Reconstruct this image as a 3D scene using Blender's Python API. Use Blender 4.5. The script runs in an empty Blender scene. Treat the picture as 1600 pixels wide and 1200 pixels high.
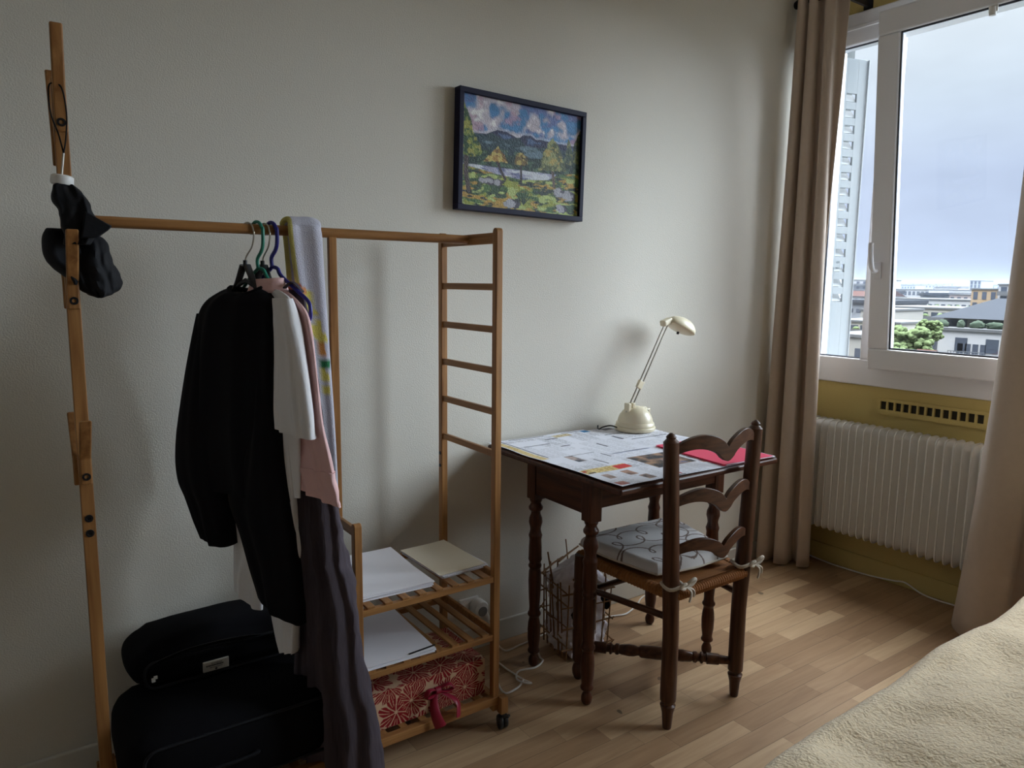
import bpy, bmesh, math, random
import numpy as np
from mathutils import Vector, Matrix, noise as mnoise

random.seed(7)
rng = np.random.default_rng(11)
SC = bpy.context.scene
COL = SC.collection
PI = math.pi

# ------------------------------------------------------------------ helpers
def lin(r, g, b):
    f = lambda c: c / 12.92 if c <= 0.04045 else ((c + 0.055) / 1.055) ** 2.4
    return (f(r / 255), f(g / 255), f(b / 255), 1.0)

class MB:
    """collects geometry of ONE mesh"""
    def __init__(s):
        s.v = []; s.f = []
    def add(s, vs, fs):
        o = len(s.v)
        s.v += [tuple(x) for x in vs]
        s.f += [tuple(i + o for i in f) for f in fs]
        return s
    def box(s, lo, hi, M=None):
        x0, y0, z0 = lo; x1, y1, z1 = hi
        vs = [Vector(p) for p in ((x0,y0,z0),(x1,y0,z0),(x1,y1,z0),(x0,y1,z0),(x0,y0,z1),(x1,y0,z1),(x1,y1,z1),(x0,y1,z1))]
        if M is not None: vs = [M @ p for p in vs]
        return s.add(vs, [(0,3,2,1),(4,5,6,7),(0,1,5,4),(1,2,6,5),(2,3,7,6),(3,0,4,7)])
    def bar(s, a, b, w, h, up=(0,0,1)):
        """box from a to b, w across, h along up"""
        a = Vector(a); b = Vector(b); d = (b - a); L = d.length; d.normalize()
        side = d.cross(Vector(up))
        if side.length < 1e-4: side = d.cross(Vector((1,0,0)))
        side.normalize(); u = side.cross(d)
        M = Matrix((side, d, u)).transposed().to_4x4(); M.translation = a
        return s.box((-w/2, 0, -h/2), (w/2, L, h/2), M)
    def tube(s, pts, r, n=10, cap=True, flat=1.0):
        pts = [Vector(p) for p in pts]
        N = len(pts)
        rs = list(r) if hasattr(r, '__len__') else [r] * N
        vs = []; fs = []
        prev = None
        for i, p in enumerate(pts):
            t = (pts[min(i+1, N-1)] - pts[max(i-1, 0)])
            if t.length < 1e-9: t = Vector((0,0,1))
            t.normalize()
            if prev is None:
                a = Vector((0,0,1)) if abs(t.z) < .9 else Vector((1,0,0))
                x = t.cross(a).normalized()
            else:
                x = prev - t * prev.dot(t)
                x = x.normalized() if x.length > 1e-6 else t.orthogonal().normalized()
            prev = x; y = t.cross(x)
            for k in range(n):
                an = 2 * PI * k / n
                vs.append(p + x * (rs[i] * math.cos(an)) + y * (rs[i] * flat * math.sin(an)))
        for i in range(N - 1):
            for k in range(n):
                a = i * n + k; b = i * n + (k + 1) % n
                fs.append((a, b, b + n, a + n))
        if cap:
            fs.append(tuple(range(n - 1, -1, -1)))
            fs.append(tuple((N - 1) * n + k for k in range(n)))
        return s.add(vs, fs)
    def lathe(s, prof, o=(0,0,0), n=20, M=None):
        """prof: list of (z, r) about the z axis at o"""
        vs = []; fs = []
        for z, r in prof:
            for k in range(n):
                a = 2 * PI * k / n
                p = Vector((r * math.cos(a), r * math.sin(a), z))
                vs.append((M @ p) if M is not None else p + Vector(o))
        N = len(prof)
        for i in range(N - 1):
            for k in range(n):
                a = i * n + k; b = i * n + (k + 1) % n
                fs.append((a, b, b + n, a + n))
        fs.append(tuple(range(n - 1, -1, -1))); fs.append(tuple((N - 1) * n + k for k in range(n)))
        return s.add(vs, fs)
    def grid(s, fn, nu, nv):
        vs = [fn(i / (nu - 1), j / (nv - 1)) for j in range(nv) for i in range(nu)]
        fs = [(j*nu+i, j*nu+i+1, (j+1)*nu+i+1, (j+1)*nu+i) for j in range(nv-1) for i in range(nu-1)]
        return s.add(vs, fs)
    def prism(s, front, back):
        """two outlines with the same count joined into a solid"""
        n = len(front)
        return s.add(list(front) + list(back), [tuple(range(n)), tuple(range(2*n-1, n-1, -1))] +
                     [(i, n + i, n + (i+1) % n, (i+1) % n) for i in range(n)])
    def rings(s, rings, cap=True):
        n = len(rings[0]); vs = [p for r in rings for p in r]; fs = []
        for i in range(len(rings) - 1):
            for k in range(n):
                a = i*n+k; b = i*n+(k+1) % n
                fs.append((a, b, b+n, a+n))
        if cap:
            fs.append(tuple(range(n-1, -1, -1))); fs.append(tuple((len(rings)-1)*n+k for k in range(n)))
        return s.add(vs, fs)

def obj(name, mb, mat, parent=None, smooth=40, bevel=0.0, solid=0.0, sub=0):
    me = bpy.data.meshes.new(name)
    me.from_pydata(mb.v, [], mb.f); me.update()
    bm = bmesh.new(); bm.from_mesh(me)
    bmesh.ops.recalc_face_normals(bm, faces=bm.faces)
    bm.to_mesh(me); bm.free()
    if smooth:
        me.polygons.foreach_set('use_smooth', [True] * len(me.polygons))
        me.set_sharp_from_angle(angle=math.radians(smooth))
    if mat: me.materials.append(mat)
    o = bpy.data.objects.new(name, me); COL.objects.link(o)
    if parent is not None:
        o.parent = parent
        l = parent.location.copy()
        q = parent.parent
        while q is not None:
            l += q.location; q = q.parent
        o.matrix_parent_inverse = Matrix.Translation(-l) if parent.type == 'EMPTY' else Matrix.Identity(4)
    if solid:
        m = o.modifiers.new('Solidify', 'SOLIDIFY'); m.thickness = solid; m.offset = 0
    if bevel:
        m = o.modifiers.new('Bevel', 'BEVEL'); m.width = bevel; m.segments = 2; m.limit_method = 'ANGLE'
    if sub:
        m = o.modifiers.new('Subsurf', 'SUBSURF'); m.levels = sub; m.render_levels = sub
    return o

def thing(name, label, cat, loc, group=None):
    o = bpy.data.objects.new(name, None); COL.objects.link(o)
    o.location = loc; o.empty_display_size = .05
    o['label'] = label; o['category'] = cat
    if group: o['group'] = group
    return o
def tag(o, label, cat, group=None, kind=None):
    o['label'] = label; o['category'] = cat
    if group: o['group'] = group
    if kind: o['kind'] = kind
    return o
def struct(name, mb, mat, **k):
    o = obj(name, mb, mat, **k); o['kind'] = 'structure'; return o

def paint_vertices(o, cols):
    """cols: (nverts,3) linear colours stored on the mesh, read by a material"""
    a = o.data.color_attributes.new('Print', 'FLOAT_COLOR', 'POINT')
    c = np.ones((len(o.data.vertices), 4), dtype=np.float32); c[:, :3] = cols
    a.data.foreach_set('color', c.ravel())

def catmull(vals, t):
    """vals: list of tuples, t in 0..1"""
    n = len(vals) - 1; x = t * n; i = min(int(x), n - 1); f = x - i
    p = [vals[max(0, min(n, i + k))] for k in (-1, 0, 1, 2)]
    out = []
    for a, b, c, d in zip(*p):
        out.append(.5 * (2*b + (c - a)*f + (2*a - 5*b + 4*c - d)*f*f + (-a + 3*b - 3*c + d)*f**3))
    return out
def curve(pts, n):
    return [Vector(catmull([tuple(p) for p in pts], i / (n - 1))) for i in range(n)]

# ------------------------------------------------------------------ materials
def new_mat(name):
    m = bpy.data.materials.new(name); m.use_nodes = True
    nt = m.node_tree; nt.nodes.clear()
    out = nt.nodes.new('ShaderNodeOutputMaterial'); b = nt.nodes.new('ShaderNodeBsdfPrincipled')
    nt.links.new(b.outputs[0], out.inputs[0])
    return m, nt, b
def N(nt, t, **k):
    n = nt.nodes.new(t)
    for a, v in k.items():
        if a.startswith('i_'): n.inputs[int(a[2:])].default_value = v
        else: setattr(n, a, v)
    return n
def plain(name, col, rough=.6, var=.0, vscale=30, bump=0, bscale=200, metal=0, sheen=0, spec=.5, stretch=(1,1,1)):
    m, nt, b = new_mat(name)
    b.inputs['Base Color'].default_value = col; b.inputs['Roughness'].default_value = rough
    b.inputs['Metallic'].default_value = metal; b.inputs['Specular IOR Level'].default_value = spec
    if sheen:
        b.inputs['Sheen Weight'].default_value = sheen; b.inputs['Sheen Roughness'].default_value = .5
    tc = N(nt, 'ShaderNodeTexCoord'); mp = N(nt, 'ShaderNodeMapping'); mp.inputs['Scale'].default_value = stretch
    nt.links.new(tc.outputs['Object'], mp.inputs[0])
    if var:
        no = N(nt, 'ShaderNodeTexNoise'); no.inputs['Scale'].default_value = vscale; no.inputs['Detail'].default_value = 4
        nt.links.new(mp.outputs[0], no.inputs['Vector'])
        mr = N(nt, 'ShaderNodeMapRange'); mr.inputs[3].default_value = 1 - var; mr.inputs[4].default_value = 1 + var
        nt.links.new(no.outputs[0], mr.inputs[0])
        mx = N(nt, 'ShaderNodeVectorMath', operation='SCALE'); mx.inputs[0].default_value = col[:3]
        nt.links.new(mr.outputs[0], mx.inputs['Scale']); nt.links.new(mx.outputs[0], b.inputs['Base Color'])
    if bump:
        no = N(nt, 'ShaderNodeTexNoise'); no.inputs['Scale'].default_value = bscale; no.inputs['Detail'].default_value = 3
        nt.links.new(mp.outputs[0], no.inputs['Vector'])
        bp = N(nt, 'ShaderNodeBump'); bp.inputs['Strength'].default_value = bump; bp.inputs['Distance'].default_value = .003 if bump < 1 else .0042
        nt.links.new(no.outputs[0], bp.inputs['Height']); nt.links.new(bp.outputs[0], b.inputs['Normal'])
    return m
def wood(name, dark, light, axis, rough=.45, s=70, l=4):
    m, nt, b = new_mat(name)
    tc = N(nt, 'ShaderNodeTexCoord'); mp = N(nt, 'ShaderNodeMapping')
    sc = [s, s, s]; sc[axis] = l; mp.inputs['Scale'].default_value = sc
    no = N(nt, 'ShaderNodeTexNoise'); no.inputs['Scale'].default_value = 1; no.inputs['Detail'].default_value = 5; no.inputs['Distortion'].default_value = .4
    cr = N(nt, 'ShaderNodeValToRGB'); cr.color_ramp.elements[0].color = dark; cr.color_ramp.elements[1].color = light
    cr.color_ramp.elements[0].position = .33; cr.color_ramp.elements[1].position = .67
    L = nt.links.new
    L(tc.outputs['Object'], mp.inputs[0]); L(mp.outputs[0], no.inputs['Vector']); L(no.outputs[0], cr.inputs[0]); L(cr.outputs[0], b.inputs['Base Color'])
    b.inputs['Roughness'].default_value = rough; b.inputs['Specular IOR Level'].default_value = .3
    bp = N(nt, 'ShaderNodeBump'); bp.inputs['Strength'].default_value = .08; bp.inputs['Distance'].default_value = .002
    L(no.outputs[0], bp.inputs['Height']); L(bp.outputs[0], b.inputs['Normal'])
    return m
def printed(name, rough=.7, bump=0, bscale=300, spec=.3):
    m, nt, b = new_mat(name)
    a = N(nt, 'ShaderNodeVertexColor'); a.layer_name = 'Print'
    nt.links.new(a.outputs[0], b.inputs['Base Color']); b.inputs['Roughness'].default_value = rough
    b.inputs['Specular IOR Level'].default_value = spec
    if bump:
        tc = N(nt, 'ShaderNodeTexCoord'); no = N(nt, 'ShaderNodeTexNoise'); no.inputs['Scale'].default_value = bscale
        bp = N(nt, 'ShaderNodeBump'); bp.inputs['Strength'].default_value = bump; bp.inputs['Distance'].default_value = .003
        nt.links.new(tc.outputs['Object'], no.inputs['Vector']); nt.links.new(no.outputs[0], bp.inputs['Height']); nt.links.new(bp.outputs[0], b.inputs['Normal'])
    return m
def floor_mat():
    m, nt, b = new_mat('oak_parquet'); L = nt.links.new
    def M(op, a=None, bb=None):
        n = N(nt, 'ShaderNodeMath', operation=op)
        for i, v in enumerate((a, bb)):
            if v is None: continue
            if isinstance(v, (int, float)): n.inputs[i].default_value = v
            else: L(v, n.inputs[i])
        return n.outputs[0]
    tc = N(nt, 'ShaderNodeTexCoord'); sp = N(nt, 'ShaderNodeSeparateXYZ'); L(tc.outputs['Object'], sp.inputs[0])
    W = .068; LN = .36
    ry = M('DIVIDE', sp.outputs[1], W); row = M('FLOOR', ry); fy = M('FRACT', ry)
    wn = N(nt, 'ShaderNodeTexWhiteNoise', noise_dimensions='1D'); L(row, wn.inputs['W'])
    rx = M('ADD', M('DIVIDE', sp.outputs[0], LN), M('MULTIPLY', wn.outputs[0], 7.0)); colx = M('FLOOR', rx); fx = M('FRACT', rx)
    cb = N(nt, 'ShaderNodeCombineXYZ'); L(row, cb.inputs[0]); L(colx, cb.inputs[1])
    w2 = N(nt, 'ShaderNodeTexWhiteNoise', noise_dimensions='2D'); L(cb.outputs[0], w2.inputs['Vector'])
    # grain shifted per strip
    mp = N(nt, 'ShaderNodeCombineXYZ')
    L(M('ADD', M('MULTIPLY', sp.outputs[0], 3.0), M('MULTIPLY', w2.outputs[0], 60.0)), mp.inputs[0]); L(M('MULTIPLY', sp.outputs[1], 38.0), mp.inputs[1])
    g = N(nt, 'ShaderNodeTexNoise'); g.inputs['Scale'].default_value = 1.3; g.inputs['Detail'].default_value = 6; g.inputs['Distortion'].default_value = .9
    L(mp.outputs[0], g.inputs['Vector'])
    k = N(nt, 'ShaderNodeTexNoise'); k.inputs['Scale'].default_value = 9; k.inputs['Detail'].default_value = 1
    L(tc.outputs['Object'], k.inputs['Vector'])
    cr = N(nt, 'ShaderNodeValToRGB'); e = cr.color_ramp.elements
    e[0].position = .0; e[0].color = (.22, .12, .06, 1); e[1].position = 1; e[1].color = (.60, .42, .25, 1)
    n2 = cr.color_ramp.elements.new(.45); n2.color = (.37, .228, .125, 1)
    v = M('ADD', M('MULTIPLY', w2.outputs[0], .56), M('MULTIPLY', g.outputs[0], .55)); L(v, cr.inputs[0])
    kn = M('LESS_THAN', k.outputs[0], .235)
    gap = M('MAXIMUM', M('LESS_THAN', fy, .03), M('LESS_THAN', fx, .0035))
    dk = M('SUBTRACT', 1.0, M('MAXIMUM', M('MULTIPLY', gap, .45), M('MULTIPLY', kn, .6)))
    sc = N(nt, 'ShaderNodeVectorMath', operation='SCALE'); L(cr.outputs[0], sc.inputs[0]); L(dk, sc.inputs['Scale'])
    L(sc.outputs[0], b.inputs['Base Color'])
    b.inputs['Roughness'].default_value = .42; b.inputs['Specular IOR Level'].default_value = .4
    bp = N(nt, 'ShaderNodeBump'); bp.inputs['Strength'].default_value = .25; bp.inputs['Distance'].default_value = .001
    L(M('SUBTRACT', M('MULTIPLY', g.outputs[0], .3), gap), bp.inputs['Height']); L(bp.outputs[0], b.inputs['Normal'])
    return m
def glass_mat():
    m = bpy.data.materials.new('window_glass'); m.use_nodes = True; nt = m.node_tree; nt.nodes.clear()
    out = N(nt, 'ShaderNodeOutputMaterial'); t = N(nt, 'ShaderNodeBsdfTransparent'); t.inputs[0].default_value = (.96, .98, .985, 1)
    g = N(nt, 'ShaderNodeBsdfGlossy'); g.inputs['Roughness'].default_value = .02
    lw = N(nt, 'ShaderNodeLayerWeight'); pw_ = N(nt, 'ShaderNodeMath', operation='POWER'); pw_.inputs[1].default_value = 5
    ad = N(nt, 'ShaderNodeMath', operation='MULTIPLY_ADD'); ad.inputs[1].default_value = .6; ad.inputs[2].default_value = .03
    mx = N(nt, 'ShaderNodeMixShader'); L = nt.links.new
    L(lw.outputs['Facing'], pw_.inputs[0]); L(pw_.outputs[0], ad.inputs[0])
    L(ad.outputs[0], mx.inputs[0]); L(t.outputs[0], mx.inputs[1]); L(g.outputs[0], mx.inputs[2]); L(mx.outputs[0], out.inputs[0])
    return m

BAM = [wood('bamboo_%s' % 'xyz'[a], (.23, .10, .032, 1), (.40, .195, .068, 1), a, .4) for a in range(3)]
DW = [wood('dark_oak_%s' % 'xyz'[a], (.038, .012, .006, 1), (.098, .033, .016, 1), a, .32) for a in range(3)]
CW = [wood('walnut_%s' % 'xyz'[a], (.045, .018, .009, 1), (.11, .046, .023, 1), a, .34) for a in range(3)]
M_WALL = plain('cream_wallpaper', lin(210, 205, 194), .85, .02, 3, .35, 260)
M_YEL = plain('yellow_wallpaper', lin(196, 176, 112), .85, .03, 4, .3, 260)
M_CEIL = plain('white_paint', lin(238, 236, 230), .8)
M_FLOOR = floor_mat()
M_PVC = plain('white_plastic_frame', lin(232, 232, 236), .35)
M_SEAL = plain('dark_rubber_seal', lin(70, 74, 84), .6)
M_GLASS = glass_mat()
M_BASE = plain('baseboard_white', lin(205, 202, 192), .5)
M_BLACK = plain('black_cloth', (.0062, .0055, .0075, 1), .95, 0, 30, .25, 400, sheen=.02, spec=.15)
M_BAG = plain('black_canvas', (.0055, .0052, .0065, 1), .9, 0, 30, .3, 700, spec=.08)
M_NYLON = plain('black_nylon', (.008, .008, .010, 1), .7, 0, 30, .15, 120, spec=.2)
M_WCLOTH = plain('white_cotton', lin(226, 224, 226), .9, .03, 8, .25, 120, spec=.2)
M_PINK = plain('pink_cotton', lin(226, 186, 184), .9, .04, 8, .25, 150, spec=.2)
M_SKIRT = plain('crinkled_grey_cloth', lin(76, 68, 74), .9, .25, 60, .8, 90, spec=.15, stretch=(1, 1, .12))
M_BPLAST = plain('black_plastic', lin(38, 38, 40), .45)
M_STEEL = plain('brushed_steel', lin(190, 185, 175), .3, metal=1)
M_GREEN = plain('green_plastic', lin(40, 128, 108), .35)
M_BLUE = plain('blue_plastic', lin(40, 38, 130), .35)
M_TAUPE = plain('taupe_velvet', lin(188, 171, 155), .9, .06, 40, .15, 500, sheen=.25, spec=.1)
M_FLEECE = plain('cream_fleece', lin(240, 218, 184), .95, .22, 150, 1.0, 165, sheen=.3, spec=.05)
M_RAD = plain('white_enamel', lin(226, 224, 220), .35)
M_LAMP = plain('cream_plastic', lin(228, 217, 188), .3)
M_WPLAST = plain('white_plastic', lin(228, 226, 222), .4)
M_DARKMET = plain('black_metal', lin(34, 34, 38), .4, metal=.4)
M_PAPER = plain('white_paper', lin(236, 234, 240), .85)
M_PAPER2 = plain('cream_paper', lin(226, 216, 196), .85)
M_PINKF = plain('pink_card', lin(238, 74, 108), .6, .03, 12)
M_RUSH = plain('woven_rush', lin(150, 96, 44), .7, .3, 14, .9, 60, stretch=(.4, 6, 6))
M_TWIG = plain('bare_twig', lin(132, 96, 62), .8, .3, 90, .4, 200)
M_LACE = plain('white_lace', lin(228, 224, 230), .9, .14, 60, .8, 90)
M_NAVY = plain('navy_frame_paint', lin(25, 25, 50), .6, spec=.25)
M_RIB = plain('crimson_ribbon', lin(140, 12, 44), .45, .1, 30)
M_TIE = plain('cream_tie', lin(196, 184, 168), .85, .2, 60)
M_PRINT = printed('newsprint'); M_CANVAS = printed('oil_paint', .5, .6, 220, .4)
M_BOXPR = printed('printed_card', .5); M_CUSH = printed('printed_cotton', .85, .2, 200)
M_TOWEL = printed('printed_terry', .95, .9, 420, .1)
M_SHUT = plain('painted_shutter', lin(150, 155, 158), .5, .04, 20)
M_SLOT_SHADE = plain('painted_slot_shade', lin(48, 44, 34), .9)

# ------------------------------------------------------------------ camera
cd = bpy.data.cameras.new('camera'); cam = bpy.data.objects.new('camera', cd); COL.objects.link(cam)
R = Matrix(((0.8197553, 0.06980885, -0.56844346), (-0.57260982, 0.11882731, -0.8111708), (0.01091971, 0.99045787, 0.13738254)))
cam.matrix_world = Matrix.Translation((0, 0, 1.31)) @ R.to_4x4()
cd.sensor_width = 36; cd.lens = 1140 * 36 / 1600; cd.clip_start = .05; cd.clip_end = 3000
SC.camera = cam

# ------------------------------------------------------------------ room
XW, YW = 3.19, 2.107          # window wall, painted wall
X0, Y0, ZC = -1.6, -2.2, 2.72
WY0, WY1, WZ0, WZ1 = -.32, 2.085, .872, 2.50  # opening stretched unseen past the right curtain to admit more daylight
struct('floor', MB().box((X0, Y0, -.05), (XW + .1, YW + .1, 0)), M_FLOOR, smooth=0)
struct('ceiling', MB().box((X0, Y0, ZC), (XW + .32, YW + .1, ZC + .1)), M_CEIL, smooth=0)
struct('wall_back', MB().box((X0 - .1, YW, -.05), (XW, YW + .12, ZC)), M_WALL, smooth=0)
def wall_ring(xa, xb):
    w = MB()
    w.box((xa, Y0, -.05), (xb, YW + .12, WZ0)); w.box((xa, Y0, WZ1), (xb, YW + .12, ZC))
    w.box((xa, Y0, WZ0), (xb, WY0, WZ1)); w.box((xa, WY1, WZ0), (xb, YW + .12, WZ1)); return w
struct('wall_right', wall_ring(XW, XW + .09), M_YEL, smooth=0)
struct('wall_outside', wall_ring(XW + .09, XW + .26), plain('grey_render', lin(96, 100, 100), .9), smooth=0)
struct('wall_left', MB().box((X0 - .1, Y0, -.05), (X0, YW, ZC)), M_CEIL, smooth=0)
struct('wall_front', MB().box((X0 - .1, Y0 - .1, -.05), (XW + .26, Y0, ZC)), M_CEIL, smooth=0)
struct('baseboard_back', MB().box((X0, YW - .013, 0), (XW, YW, .082)), M_BASE, smooth=0, bevel=.004)
struct('baseboard_right', MB().box((XW - .014, Y0, 0), (XW, YW - .013, .082)), M_YEL, smooth=0, bevel=.004)

# window: fixed outer frame, a fixed pane at left and a tilted inner sash
win = bpy.data.objects.new('window_1', None); COL.objects.link(win); win.location = (XW, 1.2, WZ0); win['kind'] = 'structure'
f = MB(); FX0, FX1 = XW - .012, XW + .075
f.box((FX0, WY0, .868), (FX1, WY1 + .012, .985)); f.box((FX0, WY0, 2.368), (FX1, WY1 + .012, 2.502))
f.box((FX0, 2.008, .985), (FX1, WY1 + .012, 2.368)); f.box((FX0, 1.735, .985), (FX1, 1.795, 2.368))
f.box((FX0, .66, .985), (FX1, .75, 2.368)); f.box((FX0, WY0, .985), (FX1, WY0 + .08, 2.368))
obj('frame', f, M_PVC, win, smooth=0, bevel=.006)
t = MB()
t.box((FX0 - .006, WY0, 2.43), (FX0 + .001, WY1 + .01, 2.445))
obj('trim_strip', t, M_PVC, win, smooth=0, bevel=.003)
t = MB()
for a, b in (((1.795, .985), (2.008, .991)), ((1.795, 2.362), (2.008, 2.368))): t.box((XW + .008, a[0], a[1]), (XW + .014, b[0], b[1]))
for a, b in ((1.795, 1.801), (2.002, 2.008)): t.box((XW + .008, a, .985), (XW + .014, b, 2.368))
obj('seal', t, M_SEAL, win, smooth=0)
obj('pane', MB().box((XW + .03, 1.797, .987), (XW + .034, 2.006, 2.366)), M_GLASS, win, smooth=0)
obj('pane', MB().box((XW + .03, WY0 + .08, .987), (XW + .034, .66, 2.366)), M_GLASS, win, smooth=0)  # extra pane out of view, added to light the room more
# sash tilted inwards about its lower edge
TI = math.atan2(.118, 1.47)
TM = Matrix.Translation((XW - .014, 0, .955)) @ Matrix.Rotation(-TI, 4, 'Y')
s = MB(); SY0, SY1, SZ = .70, 1.727, 1.468
s.box((-.055, SY0, 0), (0, SY1, .092), TM); s.box((-.055, SY0, SZ - .095), (0, SY1, SZ), TM)
s.box((-.055, SY1 - .09, .092), (0, SY1, SZ - .095), TM); s.box((-.055, SY0, .092), (0, SY0 + .09, SZ - .095), TM)
sash = obj('sash', s, M_PVC, win, smooth=0, bevel=.007)
g = MB(); i0, i1 = SY0 + .09, SY1 - .09
for lo, hi in (((-.044, i0, .092), (-.038, i1, .099)), ((-.044, i0, SZ - .102), (-.038, i1, SZ - .095)), ((-.044, i1 - .007, .099), (-.038, i1, SZ - .102)), ((-.044, i0, .099), (-.038, i0 + .007, SZ - .102))): g.box(lo, hi, TM)
o = obj('sash_seal', g, M_SEAL, win, smooth=0)
obj('sash_pane', MB().box((-.032, i0, .09), (-.028, i1, SZ - .093), TM), M_GLASS, win, smooth=0)
h = MB(); hz = .43
h.box((-.066, SY1 - .052, hz - .035), (-.055, SY1 - .022, hz + .035), TM)
hp = [TM @ Vector(p) for p in ((-.06, SY1 - .037, hz), (-.085, SY1 - .037, hz), (-.1, SY1 - .034, hz + .014), (-.102, SY1 - .03, hz + .05), (-.098, SY1 - .026, hz + .09), (-.094, SY1 - .024, hz + .118))]
h.tube(curve(hp, 16), [.009]*6 + [.011]*10, 10)
obj('handle', h, M_PVC, win, smooth=45, bevel=.002)
c = MB().box((-.058, 1.285, SZ - .118), (-.052, 1.315, SZ - .095), TM)
c.tube([TM @ Vector((-.06, 1.3, SZ - .1)), TM @ Vector((-.06, 1.3, SZ - .13))], .012, 10)
obj('blind_clip', c, M_WPLAST, win, smooth=40)

# outside folding shutter, hinged at the left of the opening
sh = thing('window_shutter', 'white slatted metal shutter leaf folded open outside the window', 'shutter', (3.33, 2.03, .96))
l = MB(); a0 = Vector((3.275, 2.055, 0)); a1 = Vector((3.44, 2.005, 0)); zb, zt = .955, 2.365
d = (a1 - a0).normalized(); nrm = Vector((d.y, -d.x, 0)); Ls = (a1 - a0).length
SM = Matrix((d, -nrm, Vector((0, 0, 1)))).transposed().to_4x4(); SM.translation = a0
# leaf with a row of louvre slots between solid borders
l.box((0, 0, zb), (.055, .012, zt), SM); l.box((.115, 0, zb), (Ls, .012, zt), SM)
zs = [zb + .28 + k * .072 for k in range(14)]
l.box((.055, 0, zb), (.115, .012, zs[0]), SM)
for k, z in enumerate(zs):
    z2 = zs[k + 1] if k < 13 else zt
    l.box((.055, 0, z + .038), (.115, .012, z2), SM)
l.box((Ls - .004, -.006, zb), (Ls, .02, zt), SM)
leaf = obj('leaf', l, M_SHUT, sh, smooth=0, bevel=.001)
for z in zs:
    obj('louvre', MB().bar(SM @ Vector((.055, .018, z + .02)), SM @ Vector((.115, .018, z + .02)), .003, .042, (.45, .45, .8)), M_SHUT, leaf, smooth=0)
l = MB().box((-.05, -.002, zb), (-.004, .01, zt), SM); obj('hinge_post', l, M_SHUT, sh, smooth=0, bevel=.002)
for z in (1.13, 1.72, 2.17):
    obj('hinge', MB().tube([SM @ Vector((-.004, -.01, z)), SM @ Vector((-.004, -.01, z + .11))], .007, 8).box((-.02, -.012, z + .01), (.018, -.004, z + .1), SM), M_STEEL, sh)
obj('catch', MB().box((0, -.03, 1.40), (.06, -.004, 1.42), SM).tube([SM @ Vector((.06, -.02, 1.395)), SM @ Vector((.06, -.02, 1.43))], .011, 8), M_SHUT, sh)

# air vent set in the window wall
v = MB(); vy0, vy1, vz = 1.245, 1.70, .79
v.box((XW - .012, vy0, vz - .04), (XW - .0005, vy1, vz - .018)); v.box((XW - .012, vy0, vz + .018), (XW - .0005, vy1, vz + .032))
ns = 13; pw = (vy1 - vy0 - .03) / ns
v.box((XW - .012, vy0, vz - .018), (XW - .0005, vy0 + .018, vz + .018)); v.box((XW - .012, vy1 - .018, vz - .018), (XW - .0005, vy1, vz + .018))
for k in range(1, ns): 
    yy = vy0 + .015 + k * pw; v.box((XW - .012, yy - .0045, vz - .018), (XW - .0005, yy + .0045, vz + .018))
vent = thing('air_vent', 'yellow slotted air vent in the wall above the radiator', 'vent', (XW, (vy0 + vy1) / 2, vz))
obj('grille', v, M_YEL, vent, smooth=0, bevel=.001)
obj('slot_shade_plate', MB().box((XW - .002, vy0 + .01, vz - .019), (XW - .0004, vy1 - .01, vz + .019)), M_SLOT_SHADE, vent, smooth=0)  # thin dark plate; its colour stands in for the shade inside the slots

# ------------------------------------------------------------------ radiator
rad = thing('radiator', 'white ribbed column radiator under the window', 'radiator', (3.13, 1.4, .19))
ry0, pitch = 1.985, .0335
RZ0, RZ1 = .188, .705
def fin_outline(x0, x1, z0, z1, r, y):
    pts = []
    for cx, cz, a0 in ((x1 - r, z1 - r, 0), (x0 + r, z1 - r, 90), (x0 + r, z0 + r, 180), (x1 - r, z0 + r, 270)):
        for k in range(5):
            a = math.radians(a0 + k * 22.5); pts.append((cx + r * math.cos(a), y, cz + r * math.sin(a)))
    return pts
fin = None
for k in range(31):
    y = ry0 - k * pitch
    if fin is None:
        m = MB()
        m.prism(fin_outline(3.062, 3.165, RZ0, RZ1, .028, y - .0028), fin_outline(3.062, 3.165, RZ0, RZ1, .028, y + .0028))
        # swaged body between two fins
        m.prism(fin_outline(3.067, 3.160, RZ0 + .005, RZ1 - .005, .026, y - .0028), fin_outline(3.100, 3.135, RZ0 + .03, RZ1 - .03, .016, y - .0307))
        fin = obj('fin', m, M_RAD, rad, smooth=35)
    else:
        q = fin.copy(); q.parent = rad; q.matrix_parent_inverse = fin.matrix_parent_inverse.copy(); q.location = (0, -k * pitch, 0); COL.objects.link(q)
for y in (1.8, 1.1): obj('bracket', MB().box((3.15, y, .3), (XW - .001, y + .03, .33)), M_RAD, rad, smooth=0)

c = MB().tube(curve([(3.168, 1.975, .006), (3.15, 1.85, .006), (3.155, 1.742, .006), (3.166, 1.65, .007), (3.165, 1.553, .02), (3.162, 1.50, .03), (3.16, 1.434, .008), (3.15, 1.36, .006), (3.158, 1.29, .006), (3.16, 1.15, .006)], 50), .0035, 8)
tag(obj('power_cable', c, M_WPLAST), 'thin white cable lying along the floor under the radiator', 'cable')

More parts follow.
